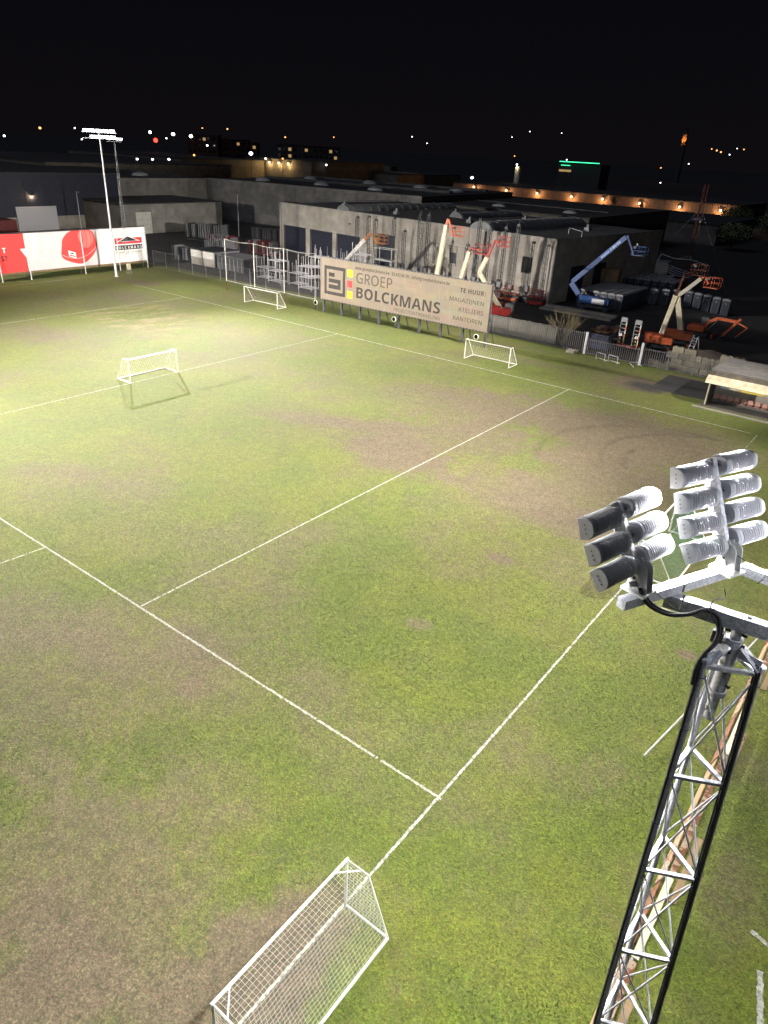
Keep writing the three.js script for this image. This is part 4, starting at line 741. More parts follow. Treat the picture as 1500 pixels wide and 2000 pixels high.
{
  const t = thing('liquid_tank', 'white caged liquid tank standing on the yard edge', 'tank', [-45.8, 0, -89.5], 0.25);
  part('pallet', box(0, 0.07, 0, 1.2, 0.14, 1.0), m.wood, t); part('bottle', rbox(0, 0.66, 0, 1.1, 1.0, 0.92, 0.08), M(0.6, 0.6, 0.56, 0.4), t);
  part('cage', [...[-0.59, -0.3, 0, 0.3, 0.59].flatMap((x) => [-0.49, 0.49].map((z) => bar([x, 0.15, z], [x, 1.2, z], 0.02, 5))), ...[0.3, 0.75, 1.2].flatMap((y) => [bar([-0.6, y, 0.5], [0.6, y, 0.5], 0.02, 5), bar([-0.6, y, -0.5], [0.6, y, -0.5], 0.02, 5), bar([-0.6, y, -0.5], [-0.6, y, 0.5], 0.02, 5), bar([0.6, y, -0.5], [0.6, y, 0.5], 0.02, 5)])], m.galvDull, t);
}
one('yard_ledge', [box2(-44, -33.5, 0, 0.45, -97.9, -96.9), box2(-44, -33.5, 0, 0.25, -96.9, -95.2)], m.concrete, 'long low concrete loading ledge before the blue lift', 'ledge');
// portable toilets
{
  let proto = null; const mk = (label, x, z, turn, k, doorM) => {
    if (!proto) {
      proto = thing('portable_toilet', label, 'portable toilet', [x, 0, z], turn, k);
      part('cabin', rbox(0, 1.08, 0, 1.08, 2.1, 1.08, 0.04), m.plastic, proto);
      const sh = new THREE.Shape(); sh.moveTo(-0.58, 0); sh.lineTo(0.58, 0); sh.lineTo(0.56, 0.1); sh.quadraticCurveTo(0, 0.34, -0.56, 0.1); sh.lineTo(-0.58, 0);
      part('roof', new THREE.ExtrudeGeometry(sh, { depth: 1.16, bevelEnabled: false, curveSegments: 6 }).translate(0, 2.13, -0.58), m.toiletRoof, proto);
      part('door', rbox(0, 1.05, 0.545, 0.74, 1.9, 0.03, 0.01), m.navy, proto); part('door_plate', box(0, 1.7, 0.566, 0.26, 0.14, 0.01), m.toiletRoof, proto);
      return proto;
    }
    const o = copyOf(proto, label, [x, 0, z], turn); o.userData.group = k; return o;
  };
  for (let i = 0; i < 6; i++) for (let j = 0; j < 9; j++) mk('portable toilet with pale roof in the tight block beside the blue boom lift', -41.4 + i * 1.16, -103.6 - j * 1.18, 0, 'toilets in the near block');
  for (let i = 0; i < 9; i++) for (let j = 0; j < 5; j++) if (!(i > 6 && j > 2)) mk('portable toilet with arched roof in the block before the site cabins', -44.6 + i * 1.3, -121.5 - j * 1.9 - i * 0.2, 0, 'toilets in the rear block');
  for (let i = 0; i < 4; i++) mk('portable toilet in the loose row right of the near toilet block', -34 + i * 1.4, -113.5 - i * 1.1, 0.2, 'toilets in the loose row');
  for (let i = 0; i < 5; i++) mk('portable toilet in the dark row behind the articulated cream lift', -29.5 + i * 1.5, -116 + i * 0.6, 0.15, 'toilets in the right row');
}
{
  const cab = (label, x, z, w) => { const t = thing('site_cabin', label, 'cabin', [x, 0, z], 0.1); part('cabin_wall', rbox(0, 1.35, 0, w, 2.6, 2.4, 0.03), m.concrete, t); part('cabin_roof', box(0, 2.72, 0, w + 0.15, 0.12, 2.55), m.galvDull, t); const wn = part('window', box(-w * 0.2, 1.7, 1.21, 1.0, 0.8, 0.03), m.glassDark, t); part('window_sill', box(-w * 0.2, 1.26, 1.24, 1.1, 0.05, 0.1), m.white, wn); };
  cab('pale site cabin with a dark window behind the toilet blocks', -50.4, -143.5, 5); cab('larger pale site cabin right of the windowed one', -44.6, -145.5, 5.4);
  const t = thing('container_stack', 'stack of two brown slatted crates behind the blue boom', 'crate stack', [-44.2, 0, -115], 0.05);
  for (let k = 0; k < 2; k++) for (let i = 0; i < 3; i++) part('crate', rbox(i * 2.2 - 2.2 + k * 0.6, 1.05 + k * 2.05, 0, 2.1, 1.95, 1.8, 0.03), m.wood, t);
}
{
  const t = thing('skip_container', 'blue open skip heaped with scrap wood behind the bar fence', 'skip', [-28.7, 0, -81], 0.05);
  part('floor', box(0, 0.25, 0, 2.5, 0.12, 5.6), m.skipBlue, t);
  for (const s of [-1, 1]) { part('side_wall', box(s * 1.26, 1.05, 0, 0.07, 1.6, 5.7), m.skipBlue, t); part('end_wall', box(0, 1.05, s * 2.82, 2.44, 1.6, 0.07), m.skipBlue, t); for (let i = 0; i < 6; i++) part('rib', box(s * 1.34, 1.0, -2.4 + i * 0.96, 0.09, 1.5, 0.12), m.skipBlue, t); }
  for (let i = 0; i < 26; i++) { const b = part('scrap_plank', box(0, 0, 0, 0.2 + rnd() * 0.3, 0.06, 1.2 + rnd() * 2), i % 3 ? m.rust : m.wood, t); b.position.set((rnd() - 0.5) * 1.6, 1.3 + rnd() * 0.7, (rnd() - 0.5) * 3.6); b.rotation.set((rnd() - 0.5) * 0.5, rnd() * 3, (rnd() - 0.5) * 0.4); }
}
{
  const t = thing('low_loader', 'low loader trailer with two upright ramps in red and white markings', 'trailer', [-25.7, 0, -80], -0.12);
  part('deck', box(0, 0.8, -4, 2.5, 0.3, 8), m.steelDark, t);
  for (const a of [-1, 1]) for (let k = 0; k < 3; k++) part('wheel', bar([a * 0.9, 0.42, -2 - k * 1.2], [a * 1.22, 0.42, -2 - k * 1.2], 0.42, 14), m.rubber, t);
  const bump = part('bumper', box(0, 0.75, 0.1, 2.5, 0.28, 0.14), m.red, t); for (const a of [-1, -0.35, 0.35, 1]) part('tail_lamp', box(a * 0.95, 0.78, 0.19, 0.3, 0.12, 0.03), m.orange, bump);
  for (const s of [-1, 1]) {
    const r = part('ramp', [box(s * 0.85 - 0.34, 2.2, 0, 0.08, 2.9, 0.14), box(s * 0.85 + 0.34, 2.2, 0, 0.08, 2.9, 0.14), box(s * 0.85, 3.55, 0, 0.7, 0.5, 0.12), ...[0, 1, 2, 3, 4, 5].map((k) => box(s * 0.85, 0.95 + k * 0.42, 0, 0.6, 0.07, 0.1))], m.galvDull, t);
    for (let k = 0; k < 6; k++) part('stripe', box(s * 0.85 + 0.34, 1.0 + k * 0.42, 0.09, 0.13, 0.4, 0.02), k % 2 ? m.white : m.orange, r);
    part('marker_plate', bar([s * 0.85 + 0.1 * s, 1.9, 0.1], [s * 0.85 + 0.1 * s, 1.9, 0.12], 0.2, 16), m.white, r); part('marker_lamp', [box(s * 0.85 + 0.1 * s, 1.45, 0.1, 0.16, 0.2, 0.06), box(s * 0.85 + 0.1 * s, 1.1, 0.1, 0.16, 0.2, 0.06)], m.yellow, r);
  }
}
{
  const t = thing('step_ladder', 'aluminium step ladder open on the ground behind the block wall', 'ladder', [-19.6, 0, -84.2], -0.5);
  for (const s of [-1, 1]) { part('rail', bar([s * 0.4, 0, 0.55], [s * 0.3, 2.4, 0], 0.03, 6), m.galv, t); part('rear_rail', bar([s * 0.4, 0, -0.6], [s * 0.3, 2.35, -0.05], 0.025, 6), m.galv, t); }
  for (let k = 1; k < 8; k++) part('step', box(0, k * 0.3, 0.55 * (1 - k * 0.3 / 2.4), 0.68, 0.03, 0.1), m.galv, t);
}
one('dirt_heap', (() => { const g = new THREE.SphereGeometry(1, 22, 10, 0, Math.PI * 2, 0, Math.PI / 2), p = g.attributes.position; for (let i = 0; i < p.count; i++) { const k = 0.75 + 0.5 * fbm(p.getX(i) * 2 + 5, p.getZ(i) * 2 + 9, 3); p.setXYZ(i, p.getX(i) * 3.4 * k, p.getY(i) * 1.1 * k, p.getZ(i) * 2.2 * k); } g.computeVertexNormals(); return g.translate(-17.5, -0.03, -84); })(), M(0.07, 0.055, 0.045, 1), 'low heap of dark earth behind the block wall', 'heap');
// racks of scaffold frames behind the ball stop frame
function rack(label, x, z, lv, w = 2.6, d = 1.6, turn = 0) {
  const t = thing('scaffold_rack', label, 'rack', [x, 0, z], turn, 'scaffold racks in the yard');
  for (const a of [-1, 1]) for (const b of [-1, 1]) part('upright', bar([a * w / 2, 0, b * d / 2], [a * w / 2, lv * 1.5 + 0.5, b * d / 2], 0.04, 6), m.galv, t);
  for (let k = 0; k < lv; k++) {
    const y = 0.3 + k * 1.5; for (const b of [-1, 1]) part('beam', [bar([-w / 2, y, b * d / 2], [w / 2, y, b * d / 2], 0.035, 5), bar([b * w / 2, y, -d / 2], [b * w / 2, y, d / 2], 0.035, 5)], m.galv, t);
    const fr = []; for (let i = 0; i < 7; i++) { const q = -w / 2 + 0.25 + i * (w - 0.5) / 6; fr.push(bar([q, y + 0.07, -d / 2 - 0.2], [q, y + 0.07, d / 2 + 0.2], 0.03, 5)); if (rnd() > 0.35) fr.push(bar([q, y + 0.1, 0.3], [q, y + 1.1 + 0.3 * rnd(), 0.3], 0.028, 5)); }
    part('stored_tubes', fr, m.galv, t);
  }
}
[['first scaffold rack from the left behind the ball stop frame', -84.5, -81, 2], ['second scaffold rack from the left behind the ball stop frame', -81, -80, 3], ['third scaffold rack from the left behind the ball stop frame', -77.5, -81, 2], ['fourth scaffold rack from the left behind the ball stop frame', -74.2, -79.6, 3], ['fifth scaffold rack from the left behind the ball stop frame', -70.6, -80.6, 3], ['rightmost scaffold rack behind the ball stop frame', -67.3, -79.6, 2], ['leftmost scaffold rack of the rear line before the hall doors', -80, -88, 3], ['middle scaffold rack of the rear line before the hall doors', -75, -88.5, 3], ['tallest scaffold rack in the rear line near the second hall door', -70.5, -87.5, 4]].forEach(([l, x, z, n]) => rack(l, x, z, n));
{
  const t = thing('scaffold_tower', 'light tube scaffold tower standing before the hall doors', 'scaffold', [-69.5, 0, -92]);
  for (const a of [-1, 1]) for (const b of [-1, 1]) part('upright', bar([a * 1.7, 0, b * 0.7], [a * 1.7, 5.6, b * 0.7], 0.05, 6), m.white, t);
  for (const y of [0.4, 2, 3.8, 5.5]) part('ring', [bar([-1.7, y, 0.7], [1.7, y, 0.7], 0.045, 5), bar([-1.7, y, -0.7], [1.7, y, -0.7], 0.045, 5), bar([-1.7, y, -0.7], [-1.7, y, 0.7], 0.045, 5), bar([1.7, y, -0.7], [1.7, y, 0.7], 0.045, 5)], m.white, t);
  part('deck', box(0, 3.87, 0, 3.3, 0.06, 1.3), m.galv, t);
}
{
  const c = thing('storage_container', 'white site container with pale front by the mesh fence', 'container', [-100.3, 0, -84.2], 0.0);
  part('container_wall', rbox(0, 1.22, 0, 6, 2.4, 5.6, 0.03), m.galvDull, c); for (let i = 0; i < 2; i++) for (let k = 0; k < 2; k++) part('door_panel', box(-1.5 + i * 3, 0.65 + k * 1.15, 2.83, 2.9, 1.08, 0.05), k ? m.white : m.concrete, c); part('container_roof', box(0, 2.46, 0, 6.05, 0.06, 5.65), m.steelDark, c);
  const c2 = thing('storage_container', 'grey flat container right of the white one behind the mesh fence', 'container', [-93.6, 0, -83.8], 0.02);
  part('container_wall', rbox(0, 1.1, 0, 6.4, 2.15, 4.6, 0.03), m.steelDark, c2); part('container_roof', box(0, 2.22, 0, 6.45, 0.06, 4.65), m.galvDull, c2);
  for (let i = 0; i < 7; i++) part('rib', box(-2.8 + i * 0.93, 1.05, 2.34, 0.12, 1.9, 0.06), m.galvDull, c2);
}
function barrierStack(label, x, z, w, h, d, mt, turn = 0) {
  const t = thing('barrier_stack', label, 'stack', [x, 0, z], turn, 'stacks of fence panels');
  part('stillage', [box(0, 0.12, 0, w, 0.14, d), bar([-w / 2, 0, d / 2], [-w / 2, h, d / 2], 0.05, 5), bar([w / 2, 0, d / 2], [w / 2, h, d / 2], 0.05, 5), bar([-w / 2, 0, -d / 2], [-w / 2, h, -d / 2], 0.05, 5), bar([w / 2, 0, -d / 2], [w / 2, h, -d / 2], 0.05, 5)], mt, t);
  const n = Math.round(w / 0.55); for (let i = 0; i < n; i++) part('panel', box(-w / 2 + (i + 0.5) * w / n, h * 0.5 + 0.1, (rnd() - 0.5) * 0.3, 0.09 + 0.1 * rnd(), h * (0.7 + 0.25 * rnd()), d * 0.85), rnd() > 0.4 ? m.galvDull : mt, t);
}
barrierStack('grey stack of fence panels nearest the white board', -106, -82, 3.4, 2.6, 2.2, m.steelDark); barrierStack('pale stack of panels behind the white container', -106, -90, 5, 3.2, 2.4, m.galvDull);
barrierStack('red framed stack of fence panels left of the lamp pole', -113, -97, 6, 2.9, 2.4, m.redDark, 0.1); barrierStack('long grey stack of upright panels under the low hall', -126, -104, 9, 3.6, 2.6, m.steelDark, 0.25); barrierStack('red framed stack of panels right of its red twin', -105, -100, 6, 2.6, 2.4, m.redDark, 0.15); barrierStack('dark stack of panels against the long hall wall', -120, -116, 8, 2.6, 2.4, m.steelDark, 0.1);
{
  const t = thing('street_lamp', 'thin unlit lamp pole before the long concrete hall wall', 'street lamp', [-128.5, 0, -115]);
  part('pole', bar([0, 0, 0], [0, 8.6, 0], 0.09, 8, 0.06), m.galv, t); part('lamp_head', rbox(0.3, 8.65, 0.1, 0.8, 0.14, 0.3, 0.05), m.galvDull, t);
  const u = thing('street_lamp', 'thin lamp pole before the grey roller door at the left', 'street lamp', [-150, 0, -89.6]);
  part('pole', bar([0, 0, 0], [0, 7.9, 0], 0.09, 8, 0.06), m.galv, u); part('lamp_head', rbox(0.35, 8.0, 0, 1.0, 0.16, 0.35, 0.05), m.galvDull, u);
}
// bare bush by the fence
function bareBush(t, h, n, spread, mt, r0 = 0.03) {
  const gs = [];
  const grow = (p, d, len, r, lv) => { const e = p.clone().addScaledVector(d, len); gs.push(bar(p, e, r, 4, r * 0.6)); if (lv > 0) for (let k = 0; k < 3; k++) grow(e.clone().lerp(p, rnd() * 0.4), d.clone().add(V((rnd() - 0.5) * spread, (rnd() - 0.15) * 0.7, (rnd() - 0.5) * spread)).normalize(), len * (0.55 + 0.25 * rnd()), r * 0.6, lv - 1); };
  for (let i = 0; i < n; i++) grow(V((rnd() - 0.5) * 0.6, 0, (rnd() - 0.5) * 0.6), V((rnd() - 0.5) * 1.1, 1, (rnd() - 0.5) * 1.1).normalize(), h * (0.35 + 0.2 * rnd()), r0, 3);
  return gs;
}
{
  const t = thing('bare_bush', 'bare twiggy bush growing at the fence right of the billboard', 'bush', [-32.6, 0, -77.9]);
  part('branches', bareBush(t, 3.6, 13, 1.1, null, 0.045), M(0.2, 0.17, 0.1, 0.95), t); part('stump', bar([0, 0, 0], [0, 0.5, 0], 0.18, 8, 0.12), M(0.12, 0.1, 0.07, 0.95), t);
}
// ---------- halls ----------
function cut(rects, holes) {                              // wall panels less their openings
  for (const [hx0, hx1, hy0, hy1] of holes) {
    const out = [];
    for (const [x0, x1, y0, y1] of rects) {
      if (hx1 <= x0 || hx0 >= x1 || hy1 <= y0 || hy0 >= y1) { out.push([x0, x1, y0, y1]); continue; }
      if (hx0 > x0 + 0.05) out.push([x0, hx0, y0, y1]); if (hx1 < x1 - 0.05) out.push([hx1, x1, y0, y1]);
      const a = Math.max(x0, hx0), b = Math.min(x1, hx1); if (hy0 > y0 + 0.05) out.push([a, b, y0, hy0]); if (hy1 < y1 - 0.05) out.push([a, b, hy1, y1]);
    }
    rects = out;
  }
  return rects;
}
const concTones = [0.96, 1, 1.04].map((k) => M(0.52 * k, 0.5 * k, 0.47 * k, 0.9, 0, { map: concreteTex }));
const concGrey = [0.9, 1.08].map((k) => M(0.33 * k, 0.33 * k, 0.33 * k, 0.9, 0, { map: concreteTex }));
function wallPanels(t, rects, holes, z, tones, mk) { for (const [x0, x1, y0, y1] of cut(rects, holes)) part('panel', mk ? mk(x0 + 0.02, x1 - 0.02, y0 + 0.02, y1 - 0.02) : box2(x0 + 0.02, x1 - 0.02, y0 + 0.02, y1 - 0.02, z - 0.12, z), tones[(rnd() * tones.length) | 0], t); }
function barrel(t, x, w, z0, z1, y, hgt = 1) {
  const sh = new THREE.Shape(); sh.absellipse(0, 0, w / 2, hgt, 0, Math.PI, false);
  const b = part('skylight', new THREE.ExtrudeGeometry(sh, { depth: z1 - z0, bevelEnabled: false, curveSegments: 10 }).translate(x, y, z0), M(0.14, 0.15, 0.155, 0.4), t);
  for (let z = z0 + 1; z < z1; z += 2.2) part('rib', new THREE.TorusGeometry(w / 2 + 0.02, 0.06, 4, 14, Math.PI).scale(1, hgt / (w / 2) * 1.01, 1).translate(x, y, z), m.galvDull, b);
}
{
  const t = thing('concrete_hall', 'flat roofed concrete hall with dark sectional doors behind the beige billboard', 'building', [-107, 0, -106.5], -0.1165);
  const W = 62.8, D = 34, h = 9;
  part('core', box2(0.2, W - 0.2, 0, h - 0.35, -D + 0.2, -0.35), m.concreteDark, t);
  const doors = [[1.5, 7.8, 0, 4.9], [9.4, 15.4, 0, 4.9], [16.8, 22.7, 0, 4.9], [27.4, 31.2, 0, 6]], holes = [...doors, [57.4, 59.2, 3.9, 6.1], [53.2, 54.1, 0, 2.3], [43.6, 45, 3.4, 5]];
  const rects = []; for (let i = 0; i < 10; i++) { const a = i * 6.28, b = a + 6.28; if (i < 4) { rects.push([a, b, 4.9, h]); rects.push([a, b, 0, 4.9]); } else { rects.push([a, a + 3.14, 0, 3], [a, a + 3.14, 3, 6], [a, a + 3.14, 6, h], [a + 3.14, b, 0, 3], [a + 3.14, b, 3, 6], [a + 3.14, b, 6, h]); } }
  wallPanels(t, rects, holes, 0, concTones);
  for (const [a, b, c, d] of doors) { const dr = part('door', box2(a, b, 0, d, -0.34, -0.26), m.navy, t); for (let y = 0.5; y < d - 0.1; y += 0.55) part('slat', box2(a + 0.03, b - 0.03, y - 0.24, y + 0.24, -0.255, -0.22), m.navy, dr); }
  const wn = part('window', box2(57.4, 59.2, 3.9, 6.1, -0.3, -0.2), m.glassDark, t); part('frame', [box2(57.36, 59.24, 3.84, 3.9, -0.2, 0.03), box2(57.36, 59.24, 6.1, 6.16, -0.2, 0.03), box2(58.27, 58.33, 3.9, 6.1, -0.2, -0.12)], m.steelDark, wn);
  part('door', box2(53.2, 54.1, 0, 2.3, -0.3, -0.15), m.black, t); part('window', box2(43.6, 45, 3.4, 5, -0.3, -0.18), m.steelDark, t);
  // dark right flank
  const fr = []; for (let i = 0; i < 6; i++) fr.push([-D + i * D / 6, -D + (i + 1) * D / 6, 0, 4.5], [-D + i * D / 6, -D + (i + 1) * D / 6, 4.5, h]);
  wallPanels(t, fr, [[-9.5, -5, 0, 5], [-16, -12, 0, 5]], 0, concTones, (a, b, c, d) => box2(W - 0.12, W, c, d, a - 0.14, b - 0.14));
  for (const z of [-7.25, -14]) part('door', box2(W - 0.25, W - 0.18, 0, 4.9, z - 2, z + 2), m.navy, t);
  part('roof', box2(0.05, W - 0.05, h - 0.34, h - 0.22, -D, -0.13), m.roofing, t);
  part('parapet', [box2(-0.02, W + 0.02, h - 0.01, h + 0.07, -0.2, 0.04), box2(-0.02, 0.2, h - 0.01, h + 0.07, -D, -0.21), box2(W - 0.2, W + 0.02, h - 0.01, h + 0.07, -D, -0.21)], m.galvDull, t);
  barrel(t, 17, 3.4, -32, -1.2, h - 0.2, 1.05); barrel(t, 48.5, 4.4, -29, -1.0, h - 0.2, 1.2); barrel(t, 33, 3, -33, -14, h - 0.2, 0.9);
  part('roof_rail', [bar([58, h + 0.7, -11], [62, h + 0.7, -8], 0.05, 5), bar([58, h - 0.2, -11], [58, h + 0.7, -11], 0.05, 5), bar([62, h - 0.2, -8], [62, h + 0.7, -8], 0.05, 5)], m.galv, t);
  part('wall_lamp', box2(20, 20.4, 6.9, 7.05, 0, 0.3), m.black, t);
  for (const x of [0.75, 24.6, 37.6, 50.2, 62.2]) part('downpipe', [bar([x, 0, 0.12], [x, h - 0.3, 0.12], 0.07, 6), box2(x - 0.16, x + 0.16, h - 0.5, h - 0.2, 0.01, 0.22)], m.galvDull, t);
  for (const [a, b, c, d] of doors) part('door_frame', [box2(a - 0.12, a - 0.005, 0, d, 0.005, 0.06), box2(b + 0.005, b + 0.12, 0, d, 0.005, 0.06), box2(a - 0.12, b + 0.12, d + 0.005, d + 0.13, 0.005, 0.06)], m.steelDark, t);
  for (const [x, z] of [[8, -10], [24, -8], [28, -20], [40, -9], [56, -20], [41, -24]]) part('roof_vent', [box2(x, x + 0.9, h - 0.22, h + 0.35, z, z + 0.9), bar([x + 0.45, h + 0.3, z + 0.45], [x + 0.45, h + 0.8, z + 0.45], 0.25, 10)], m.galvDull, t);
}
{
  const t = thing('long_hall', 'long pale concrete hall with dark flat roof left behind the main hall', 'building', [-165, 0, -137], 0.11);
  const W = 66, h = 10; part('core', box2(0.2, W, 0, h - 0.3, -55, -0.3), m.concreteDark, t);
  const rects = []; for (let i = 0; i < 11; i++) for (let k = 0; k < 4; k++) rects.push([i * 6, i * 6 + 6, k * 2.5, k * 2.5 + 2.5]);
  wallPanels(t, rects, [[26.5, 31, 0, 6.2]], 0, concGrey); part('door', box2(26.5, 31, 0, 6.2, -0.3, -0.15), m.redDark, t); part('door_lamp', [box2(27.3, 27.7, 3.4, 3.6, -0.14, 0.05), box2(29.6, 29.9, 3.4, 3.6, -0.14, 0.05)], g_.soft, t);
  part('roof', box2(0, W, h - 0.28, h - 0.1, -55, -0.13), m.roofDark, t); part('coping', box2(-0.05, W, h - 0.005, h + 0.1, -0.3, 0.05), m.black, t);
  for (const [x, z] of [[12, -9], [30, -11], [48, -9], [8, -36], [28, -38], [46, -36], [60, -30]]) part('dome_light', new THREE.SphereGeometry(2.2, 14, 6, 0, Math.PI * 2, 0, Math.PI / 2).scale(1, 0.42, 0.8).translate(x, h - 0.12, z), m.skylight, t);
  for (const z of [-24, -46]) part('roof_strip', box2(2, 62, h - 0.1, h + 0.5, z, z + 1.5), m.roofing, t);
}
{
  const t = thing('low_annex', 'low hall with dark flat roof in front of the taller pale wall at left', 'building', [-142, 0, -95], Math.PI / 2);
  part('core', box2(0.1, 27, 0, 5.7, -19, -0.2), m.concreteDark, t); const r = []; for (let i = 0; i < 5; i++) r.push([i * 5.4, i * 5.4 + 5.4, 0, 3], [i * 5.4, i * 5.4 + 5.4, 3, 6]);
  wallPanels(t, r, [[3, 7, 0, 4.4]], 0, concGrey); part('door', box2(3, 7, 0, 4.4, -0.19, -0.14), m.white, t);
  part('roof', box2(-0.1, 27.1, 6.0, 6.2, -19, 0.1), m.roofDark, t); 
  const u = thing('tall_wall_hall', 'taller pale concrete hall wall above the low annex at left', 'building', [-161.5, 0, -134], Math.PI / 2);
  part('core', box2(-30, 0, 0, 10, -60, -0.3), m.concreteDark, u); const q = []; for (let i = 0; i < 5; i++) for (let k = 0; k < 2; k++) q.push([-30 + i * 6, -24 + i * 6, k * 5, k * 5 + 5]); wallPanels(u, q, [], 0, concGrey); part('coping', box2(-30, 0.05, 10.01, 10.12, -60, 0.06), m.roofDark, u);
  part('dome_light', new THREE.SphereGeometry(2.2, 14, 6, 0, Math.PI * 2, 0, Math.PI / 2).scale(1, 0.42, 0.8).translate(-14, 10.1, -9), m.skylight, u);
}
{
  const t = thing('navy_hall', 'dark navy clad hall above a pale base wall at the far left', 'building', [-157, 0, -104.2], Math.PI / 2);
  part('cladding', box2(0.1, -70, 2.75, 11, -55, 0), m.navy, t); part('base_wall', box2(0.1, -70, 0, 2.74, -55, -0.15), m.concrete, t);
  for (let i = 0; i < 16; i++) part('cladding_seam', box2(-1 - i * 4.2, -1.08 - i * 4.2, 2.75, 11, 0, 0.05), m.navy, t);
  part('roof', box2(0.3, -70, 11.01, 11.25, -55, 0.2), m.roofDark, t); part('roof_light', box2(-30, -44, 11.26, 11.7, -16, -12), m.skylight, t);
  const d = part('roller_door', box2(-15.7, -24.6, 0, 4.75, -0.1, 0.12), m.galv, t); for (let k = 0; k < 11; k++) part('slat', box2(-15.8, -24.5, 0.05 + k * 0.42, 0.4 + k * 0.42, 0.125, 0.16), m.galv, d);
  const l = part('wall_lamp', box2(-20.4, -20.9, 6.85, 7.0, 0, 0.5), m.black, t); part('lamp_glass', box2(-20.45, -20.85, 6.83, 6.845, 0.1, 0.45), g_.warm, l);
  const pl = new THREE.PointLight(0xffd2a0, 14, 0, 2); pl.position.set(-20.65, 6.6, 0.4); pl.castShadow = true; pl.name = 'wall_lamp_light'; t.add(pl);
  for (const [z, l2, w] of [[-72.5, 'dark red shipping container at the left edge behind the boards', 6.5], [-99, 'dark red shipping container between the roller door and the low hall', 3.4]]) { const c = thing('shipping_container', l2, 'container', [-152.5, 0, z], Math.PI / 2); part('container_wall', rbox(0, 1.5, 0, w, 2.9, 5, 0.04), m.redDark, c); for (let i = 0; i < w * 2; i++) part('corrugation', box(-w / 2 + 0.3 + i * 0.5, 1.45, 2.53, 0.22, 2.6, 0.06), m.redDark, c); part('container_roof', box(0, 2.99, 0, w + 0.05, 0.06, 5.05), m.redDark, c); }
}
function shed(name, label, x0, x1, z0, z1, h, wm, rm, extra) {
  const t = thing(name, label, 'building', [x0, 0, z1]); part('wall', box2(0, x1 - x0, 0, h, z0 - z1, 0), wm, t); part('roof', box2(-0.3, x1 - x0 + 0.3, h + 0.01, h + 0.3, z0 - z1 - 0.3, 0.3), rm, t); if (extra) extra(t); return t;
}
shed('warehouse', 'dark flat roofed warehouse directly behind the main hall', -118, -62, -205, -152, 8.2, m.concreteDark, m.roofDark, (t) => { for (const x of [10, 30, 48]) part('dome_light', new THREE.SphereGeometry(1.8, 12, 6, 0, 6.283, 0, 1.571).scale(1, 0.45, 0.8).translate(x, 8.3, -8), m.skylight, t); part('roof_strip', box2(3, 52, 8.3, 8.7, -22, -20.5), m.roofing, t); });
shed('warehouse', 'low dark warehouse between the main hall and the lamp lit wall', -112, -52, -262, -218, 5.2, m.concreteDark, m.roofDark, (t) => { for (const x of [8, 24, 40, 52]) part('dome_light', new THREE.SphereGeometry(1.8, 12, 6, 0, 6.283, 0, 1.571).scale(1, 0.45, 0.8).translate(x, 5.4, -8), m.skylight, t); });
shed('warehouse', 'wide dark warehouse roof beyond the long pale hall', -300, -208, -335, -282, 9, m.concreteDark, m.roofDark, (t) => { part('roof_strip', box2(4, 90, 9.3, 9.8, -20, -18), m.concreteDark, t); part('roof_house', box2(30, 62, 9.3, 11.4, -40, -34), m.concreteDark, t); for (const x of [12, 40, 70]) part('dome_light', new THREE.SphereGeometry(2, 12, 6, 0, 6.283, 0, 1.571).scale(1, 0.45, 0.8).translate(x, 9.3, -7), m.skylight, t); });
shed('warehouse', 'far dark warehouse with three lit lamps on its front', -262, -222, -290, -240, 13, m.concreteDark, m.roofDark);
shed('warehouse', 'dark warehouse behind the navy hall at far left', -300, -215, -190, -120, 11, m.concreteDark, m.roofDark);
shed('warehouse', 'dark warehouse with pale band far behind the corner light pole', -330, -250, -240, -196, 12, m.concreteDark, m.roofDark);
{
  const t = shed('lamp_lit_warehouse', 'long warehouse wall lit by a row of warm lamps at the upper right', -190, -66, -345, -300.4, 6.9, M(0.26, 0.22, 0.18, 0.9, 0, { map: concreteTex }), m.roofDark);
  [[-178.4, 6.0], [-162, 5.7], [-147.2, 5.5], [-131.5, 5.4], [-118, 5.5], [-102.8, 5.1], [-87.2, 5.0], [-72.3, 5.0]].forEach(([x, y]) => {
    const b = part('wall_lamp', box(x + 190, y + 0.3, 0.75, 0.5, 0.12, 0.7), m.black, t); part('lamp_glass', new THREE.SphereGeometry(0.42, 10, 8).translate(x + 190, y, 0.95), g_.warm, b);
    const l = new THREE.PointLight(0xffb070, 100, 0, 2); l.position.set(x + 190, y - 0.2, 1.5); l.castShadow = true; l.shadow.radius = 10; l.name = 'wall_lamp_light'; t.add(l);
  });
  for (let i = 1; i < 14; i++) part('joint', box2(i * 8.8, i * 8.8 + 0.12, 0, 6.85, 0, 0.05), m.concreteDark, t);
}
